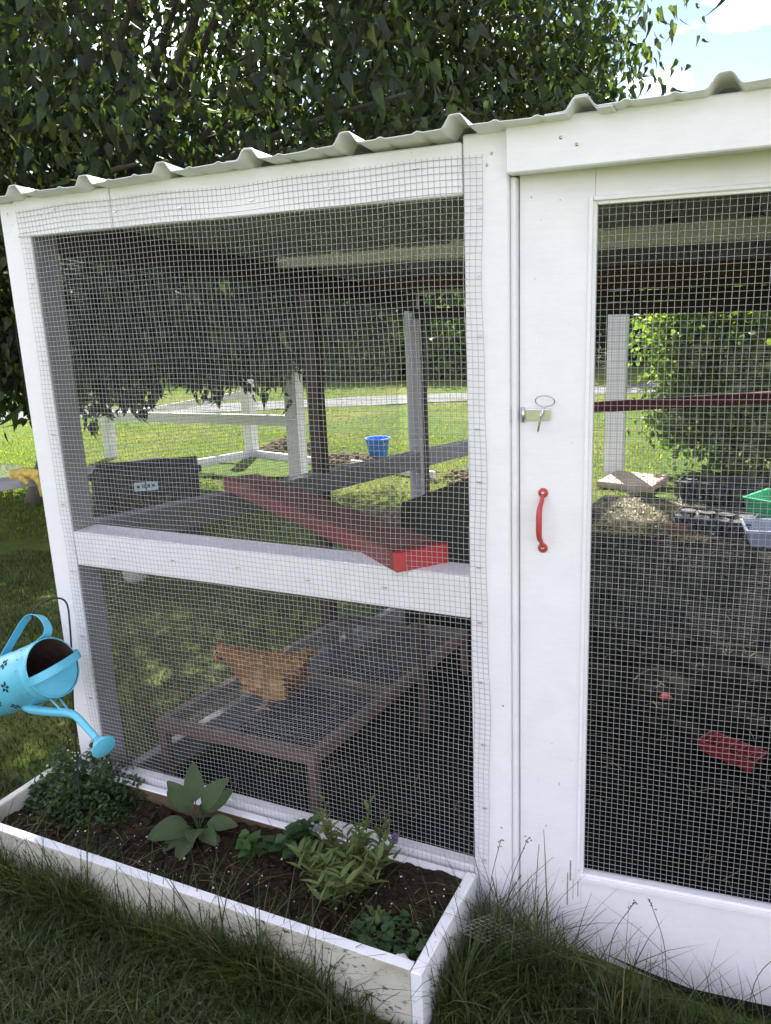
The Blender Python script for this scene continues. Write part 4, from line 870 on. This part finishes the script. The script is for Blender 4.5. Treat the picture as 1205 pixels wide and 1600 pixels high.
# the big drooping tree over the coop
def skirt(x, y): return np.maximum(.42 + .17 * (x + 6.6) + .22 * np.sin(x * 2.9 + y) * np.sin(y * 2.3 + 1) + .10 * np.sin(x * 8 + y * 7), gz(y) + .75)
spec = leafy_tree('linden_tree', 'large dark drooping broad-leaved tree overhanging the coop', (-6.32, 4.2, G(-6.32, 4.2)), 2.6, (-4.75, 5.6, 4.6), (4.1, 3.9, 3.7), 860, 64, .26, .105, 'linden_leaf', trunk_r=.12, droop=.8, hang=.6, ntip=40, hollow=.35, LV=HEART_V, zmin=skirt)
t, P, Dn, Nn, S, rnd, LV, mat = spec
def more(c, rad, ncl, per, cr):
    global P, Dn, Nn, S, rnd
    p, od, q = crown_points(c, rad, ncl, per, cr, .2, .8); k = p[:, 2] > skirt(p[:, 0], p[:, 1]); p, od = p[k], od[k]; n = len(p)
    P = np.concatenate([P, p]); Dn = np.concatenate([Dn, od * .5 + rdirs(n) * .5 + np.array([0, 0, -1.3])]); Nn = np.concatenate([Nn, od * .5 + rdirs(n) * 1.4 + np.array([0, 0, .5])]); S = np.concatenate([S, .105 * RNG.uniform(.55, 1.2, n)]); rnd = np.concatenate([rnd, RNG.uniform(0, 1, n)])
more((-2.5, 7.7, 4.0), (1.6, 1.7, 2.2), 130, 56, .28)
more((-5.9, 5.0, 1.7), (2.6, 1.6, 1.5), 210, 56, .28); more((-3.9, 5.6, 1.9), (1.6, 1.2, .9), 70, 50, .26); more((-8.3, 4.6, 1.9), (2.2, 1.6, 1.7), 130, 56, .28)
# keep foliage clear of the coop and the camera side
k = ~((P[:, 1] < 3.0) & (P[:, 0] > -3.2)); P, Dn, Nn, S, rnd = P[k], Dn[k], Nn[k], S[k], rnd[k]
spec = (t, P, Dn, Nn, S, rnd, LV, mat)
def finish_variants(spec, name='crown'):
    t, P, Dn, Nn, S, rnd, LV, mat = spec; Vs, Qs, Ts, Rs, off = [], [], [], [], 0; pick = RNG.integers(0, 4, len(P))
    for k, (wx, cz, tw) in enumerate(((1, 1, 0), (.8, 3.2, .25), (1.15, -.6, -.2), (.55, 5.0, .5))):
        L = HEART_V * np.array([wx, 1, cz]); L[:, 2] += L[:, 0] * tw * L[:, 1] + (np.abs(L[:, 0]) * .35 if k in (1, 3) else 0); i = np.where(pick == k)[0]
        D = Dn[i] / np.linalg.norm(Dn[i], axis=1, keepdims=True); X = np.cross(D, Nn[i]); X /= np.linalg.norm(X, axis=1, keepdims=True) + 1e-9; Z = np.cross(X, D)
        V = P[i][:, None] + S[i][:, None, None] * (L[None, :, 0, None] * X[:, None] + L[None, :, 1, None] * D[:, None] + L[None, :, 2, None] * Z[:, None]); b = (off + np.arange(len(i)) * 12)[:, None, None]
        Vs.append(V.reshape(-1, 3)); Qs.append((HEART_Q[None] + b).reshape(-1, 4)); Ts.append((HEART_T[None] + b).reshape(-1, 3)); Rs.append(np.repeat(rnd[i], 12)); off += len(i) * 12
    o = link(name, mesh_np(name, np.concatenate(Vs), [np.concatenate(Qs), np.concatenate(Ts)], np.concatenate(Rs)), mat, t); o['kind'] = 'stuff'; return o
crown = finish_variants(spec)
bm = bmesh.new()
for i in RNG.choice(len(P), 260, replace=False):      # hanging twigs
    p = Vector(P[i].tolist()); q = p + Vector((random.uniform(-.25, .25), random.uniform(-.25, .25), random.uniform(.3, .7))); tube_bm(bm, spline([q, q.lerp(p, .5) + Vector((random.uniform(-.06, .06), 0, .08)), p], 3), [.006 - .0006 * k for k in range(7)], 4)
tw = link('twigs', bm_mesh('twigs', bm), 'bark', t); tw['kind'] = 'stuff'
# low drooping twigs seen through the mesh, and the 300 nearest leaves as single pieces
shell = P - np.array(CAM_POS); dist = np.linalg.norm(shell, axis=1); px = 602.5 + 1302.4 * (shell @ np.array(CAM_R)) / (shell @ np.array(CAM_F)); py = 800 - 1302.4 * (shell @ np.array(CAM_U)) / (shell @ np.array(CAM_F))
vis = np.where((px > 0) & (px < 1000) & (py > 0) & (py < 260))[0]; pick = vis[np.argsort(dist[vis])[:260]]
lm = [leaves_mesh('leaf', np.zeros((1, 3)), np.array([[0, 1., 0]]), np.array([[0, 0, 1.]]), np.array([1.0]), np.array([v]), HEART_V) for v in (.1, .35, .6, .85, .97)]
for q in lm: q.materials.append(M['linden_leaf'])
for j, i in enumerate(pick):
    o = bpy.data.objects.new('leaf', lm[j % 5]); COL.objects.link(o); d = Vector(Dn[i] + RNG.normal(0, .15, 3)).normalized(); z = Vector((-shell[i] / dist[i] * .3 + Nn[i] * .6).tolist()); x = d.cross(z).normalized(); z = x.cross(d)
    o.rotation_euler = Matrix((x, d, z)).transposed().to_euler(); s_ = S[i]; o.scale = (s_, s_, s_)
    place(o, crown, Vector((P[i] - shell[i] / dist[i] * .05).tolist()))
finish(leafy_tree('far_tree', 'slim small-leaved tree showing over the roof at right', (-6.5, 28, -.9), 3, (-6.5, 28, 6.4), (1.6, 1.6, 3.6), 130, 40, .40, .17, 'far_leaf', trunk_r=.15, group='trees beyond the lawn', hollow=.2))
finish(leafy_tree('far_tree', 'sunlit yellow-green tree far left of the big tree', (-26, 17, -.9), 3, (-26, 17, 6.5), (4.5, 4.5, 7), 260, 60, .7, .22, 'bush_leaf', trunk_r=.25, group='trees beyond the lawn'))
finish(leafy_tree('far_tree', 'dark tree at the left edge of the lawn', (-32, 27, -.9), 3, (-32, 27, 5.0), (6, 5, 5.6), 220, 60, .8, .28, 'dark_leaf', trunk_r=.3, group='trees beyond the lawn'))
j = 0
for (x, y, rx, rz, mt, lab) in [(-30, 22, 4.6, 3.2, 'dark_leaf', 'dark hedge tree at the far left end of the lane'), (-24, 23, 4.5, 3.2, 'far_leaf', 'mid green hedge tree left of the garden fence'), (-18.5, 24.5, 4.2, 3.4, 'dark_leaf', 'dark hedge tree behind the garden fence'), (-13.5, 25.5, 3.8, 3.8, 'dark_leaf', 'dark hedge tree behind the dark coop post'), (-12.2, 21.6, 2.0, 1.25, 'bush_leaf', 'sunlit pale green bush behind the blue bucket'), (-15.6, 21.0, 1.5, 1.1, 'bush_leaf', 'sunlit pale green bush behind the pointed fence posts'), (-8.4, 27.5, 3.8, 3.9, 'dark_leaf', 'dark hedge tree behind the grey corner post'), (-8.9, 22.0, 1.7, 1.4, 'bush_leaf', 'sunlit bush right of the grey corner post'), (-2.6, 27, 3.8, 3.4, 'dark_leaf', 'dark hedge tree behind the white post'), (3.4, 27, 4.2, 3.2, 'far_leaf', 'mid green hedge tree behind the round shrub')]:
    zc = -.9 + rz * .72; gzf = -.85
    finish(leafy_tree('hedge_tree', lab, (x, y, -.9), 1.2, (x, y, zc), (rx, rx * .8, rz), 330, 58, .42, .19, mt, trunk_r=.14, group='hedge behind the lane', hollow=.5, zmin=lambda a, b: a * 0 - .86))
finish(leafy_tree('round_shrub', 'bright green rounded shrub growing behind the run', (.55, 8.9, G(.5, 8.9)), .7, (.62, 8.9, .75), (1.65, 1.2, 1.5), 560, 66, .15, .08, 'bush_leaf', 'shrub', .06, ntip=24), 'foliage')

# ------------------------------------------------------------------ grass
def scatter(n, x0, x1, y0, y1): return RNG.uniform(x0, x1, n), RNG.uniform(y0, y1, n)
def free(x, y):   # outside the coop footprint and the planter
    inside = (x > -1.27) & (x < 2.3) & (y > .0) & (y < 7.1); pln = (x > PX0 - .03) & (x < PX1 + .002) & (y > PY0 - .004) & (y < 0); return ~(inside | pln)
def lawn(name, n, x0, x1, y0, y1, h0, h1, w0, w1, mat, segs=2, lean=(.2, .9)):
    x, y = scatter(n, x0, x1, y0, y1); k = free(x, y); x, y = x[k], y[k]; P = np.stack([x, y, gzz(x, y) - .004], 1); n = len(x)
    pat = .75 + .5 * np.array([noise.noise(Vector((a * 2.2, b * 2.2, 3))) for a, b in zip(x, y)]) if n < 90000 else 1.0
    return blades(name, P, RNG.uniform(h0, h1, n) * pat, RNG.uniform(w0, w1, n), RNG.uniform(*lean, n), mat, None, segs)
tag(lawn('lawn_grass', 75000, -2.1, 1.35, -1.05, .02, .02, .085, .003, .0072, 'shaded_grass', 3, (.2, 1.5)), 'short lawn grass in the shade in front of the planter', 'grass', kind='stuff')
tag(lawn('lawn_grass', 60000, -4.6, -1.2, -.6, 2.6, .03, .07, .004, .007, 'shaded_grass', 2), 'lawn grass along the left side of the coop', 'grass', kind='stuff')
tag(lawn('lawn_grass', 60000, -12, -.9, 2.8, 11, .03, .08, .008, .014, 'grass', 2), 'sunlit lawn grass behind the coop', 'grass', kind='stuff')
tag(lawn('lawn_grass', 26000, -24, 3, 9, 20, .04, .09, .018, .03, 'grass', 1), 'distant sunlit lawn grass before the lane', 'grass', kind='stuff')
# long tufts along the planter and the door
Pt = []
def tuft(x, y, n, r): Pt.append(np.stack([x + RNG.normal(0, r, n), y + RNG.normal(0, r * .5, n)], 1))
for k in range(46): tuft(random.choice((-1.3, -1.12, -1.0, -.62, -.5, -.4, -.3)) + random.gauss(0, .06), -.372 - random.uniform(0, .02), random.randint(25, 60), .022)
for k in range(60): tuft(random.uniform(-1.5, -.12), -.380 + random.uniform(-.02, .015), random.randint(8, 40), .025)
for (x, n_) in ((-1.22, 60), (-1.1, 50), (-.62, 70), (-.5, 60), (-.36, 60), (-.2, 40)): tuft(x, -.385, n_, .03)
for k in range(16): tuft(.03 + random.uniform(0, .18), random.uniform(-.18, -.03), 60, .024)
for k in range(20): tuft(random.uniform(.12, .9), random.uniform(-.14, -.03), 50, .03)
for k in range(8): tuft(.03 + random.uniform(0, .05), random.uniform(-.33, -.06), 60, .016)
P = np.concatenate(Pt); k = free(P[:, 0], P[:, 1]) & ~((P[:, 1] > .0)); P = P[k]; n = len(P); P = np.concatenate([P, gzz(P[:, 0], P[:, 1])[:, None] - .005], 1)
tag(blades('tall_grass', P, RNG.gamma(4, .028, n) + .03, RNG.uniform(.0022, .0055, n), RNG.uniform(.15, 1.1, n), 'shaded_grass', None, 4), 'long grass tufts along the planter and the door foot', 'grass', kind='stuff')
# broad-leaved weeds in the lawn
n = 1500; x, y = scatter(n, -1.9, 1.2, -1.0, -.36); cl = np.array([noise.noise(Vector((a * 3.1, b * 3.1, 9))) for a, b in zip(x, y)]); k = cl > .0; x, y = x[k], y[k]; n = len(x); b = RNG.uniform(0, 6.28, n)
tag(link('clover', leaves_mesh('clover', np.stack([x, y, gzz(x, y) + RNG.uniform(.015, .05, n)], 1), np.stack([np.cos(b), np.sin(b), RNG.uniform(-.2, .5, n)], 1), np.tile([0, 0, 1.], (n, 1)) + RNG.normal(0, .25, (n, 3)), RNG.uniform(.008, .019, n), RNG.uniform(0, .8, n)), 'shaded_grass'), 'broad-leaved clover and weeds in the shaded lawn', 'clover', kind='stuff')
# a few seeding stems by the post
for (x, y, hh, lx) in ((.05, -.05, .34, -.06), (.09, -.04, .30, .05), (.045, -.03, .27, .03), (.33, -.05, .22, .05), (.47, -.06, .24, -.04), (.62, -.05, .20, .05)):
    st = thing('seeding_grass', 'thin seeding grass stem standing by the door and post', 'grass stem', (x, y, 0), 'seeding grass stems by the door')
    cv = spline([(x, y, G(x, y)), (x + lx * .3, y - .01, hh * .6), (x + lx, y - .01, hh), (x + lx * 1.25, y - .01, hh * 1.10)], 5); tube('stem', cv, .0008, 'shaded_grass', st, 4)
    lumps('seed_head', np.array([cv[-1 - i][:] for i in range(6)]) + RNG.normal(0, .003, (6, 3)), np.full(6, .0022), 'mulch', st)
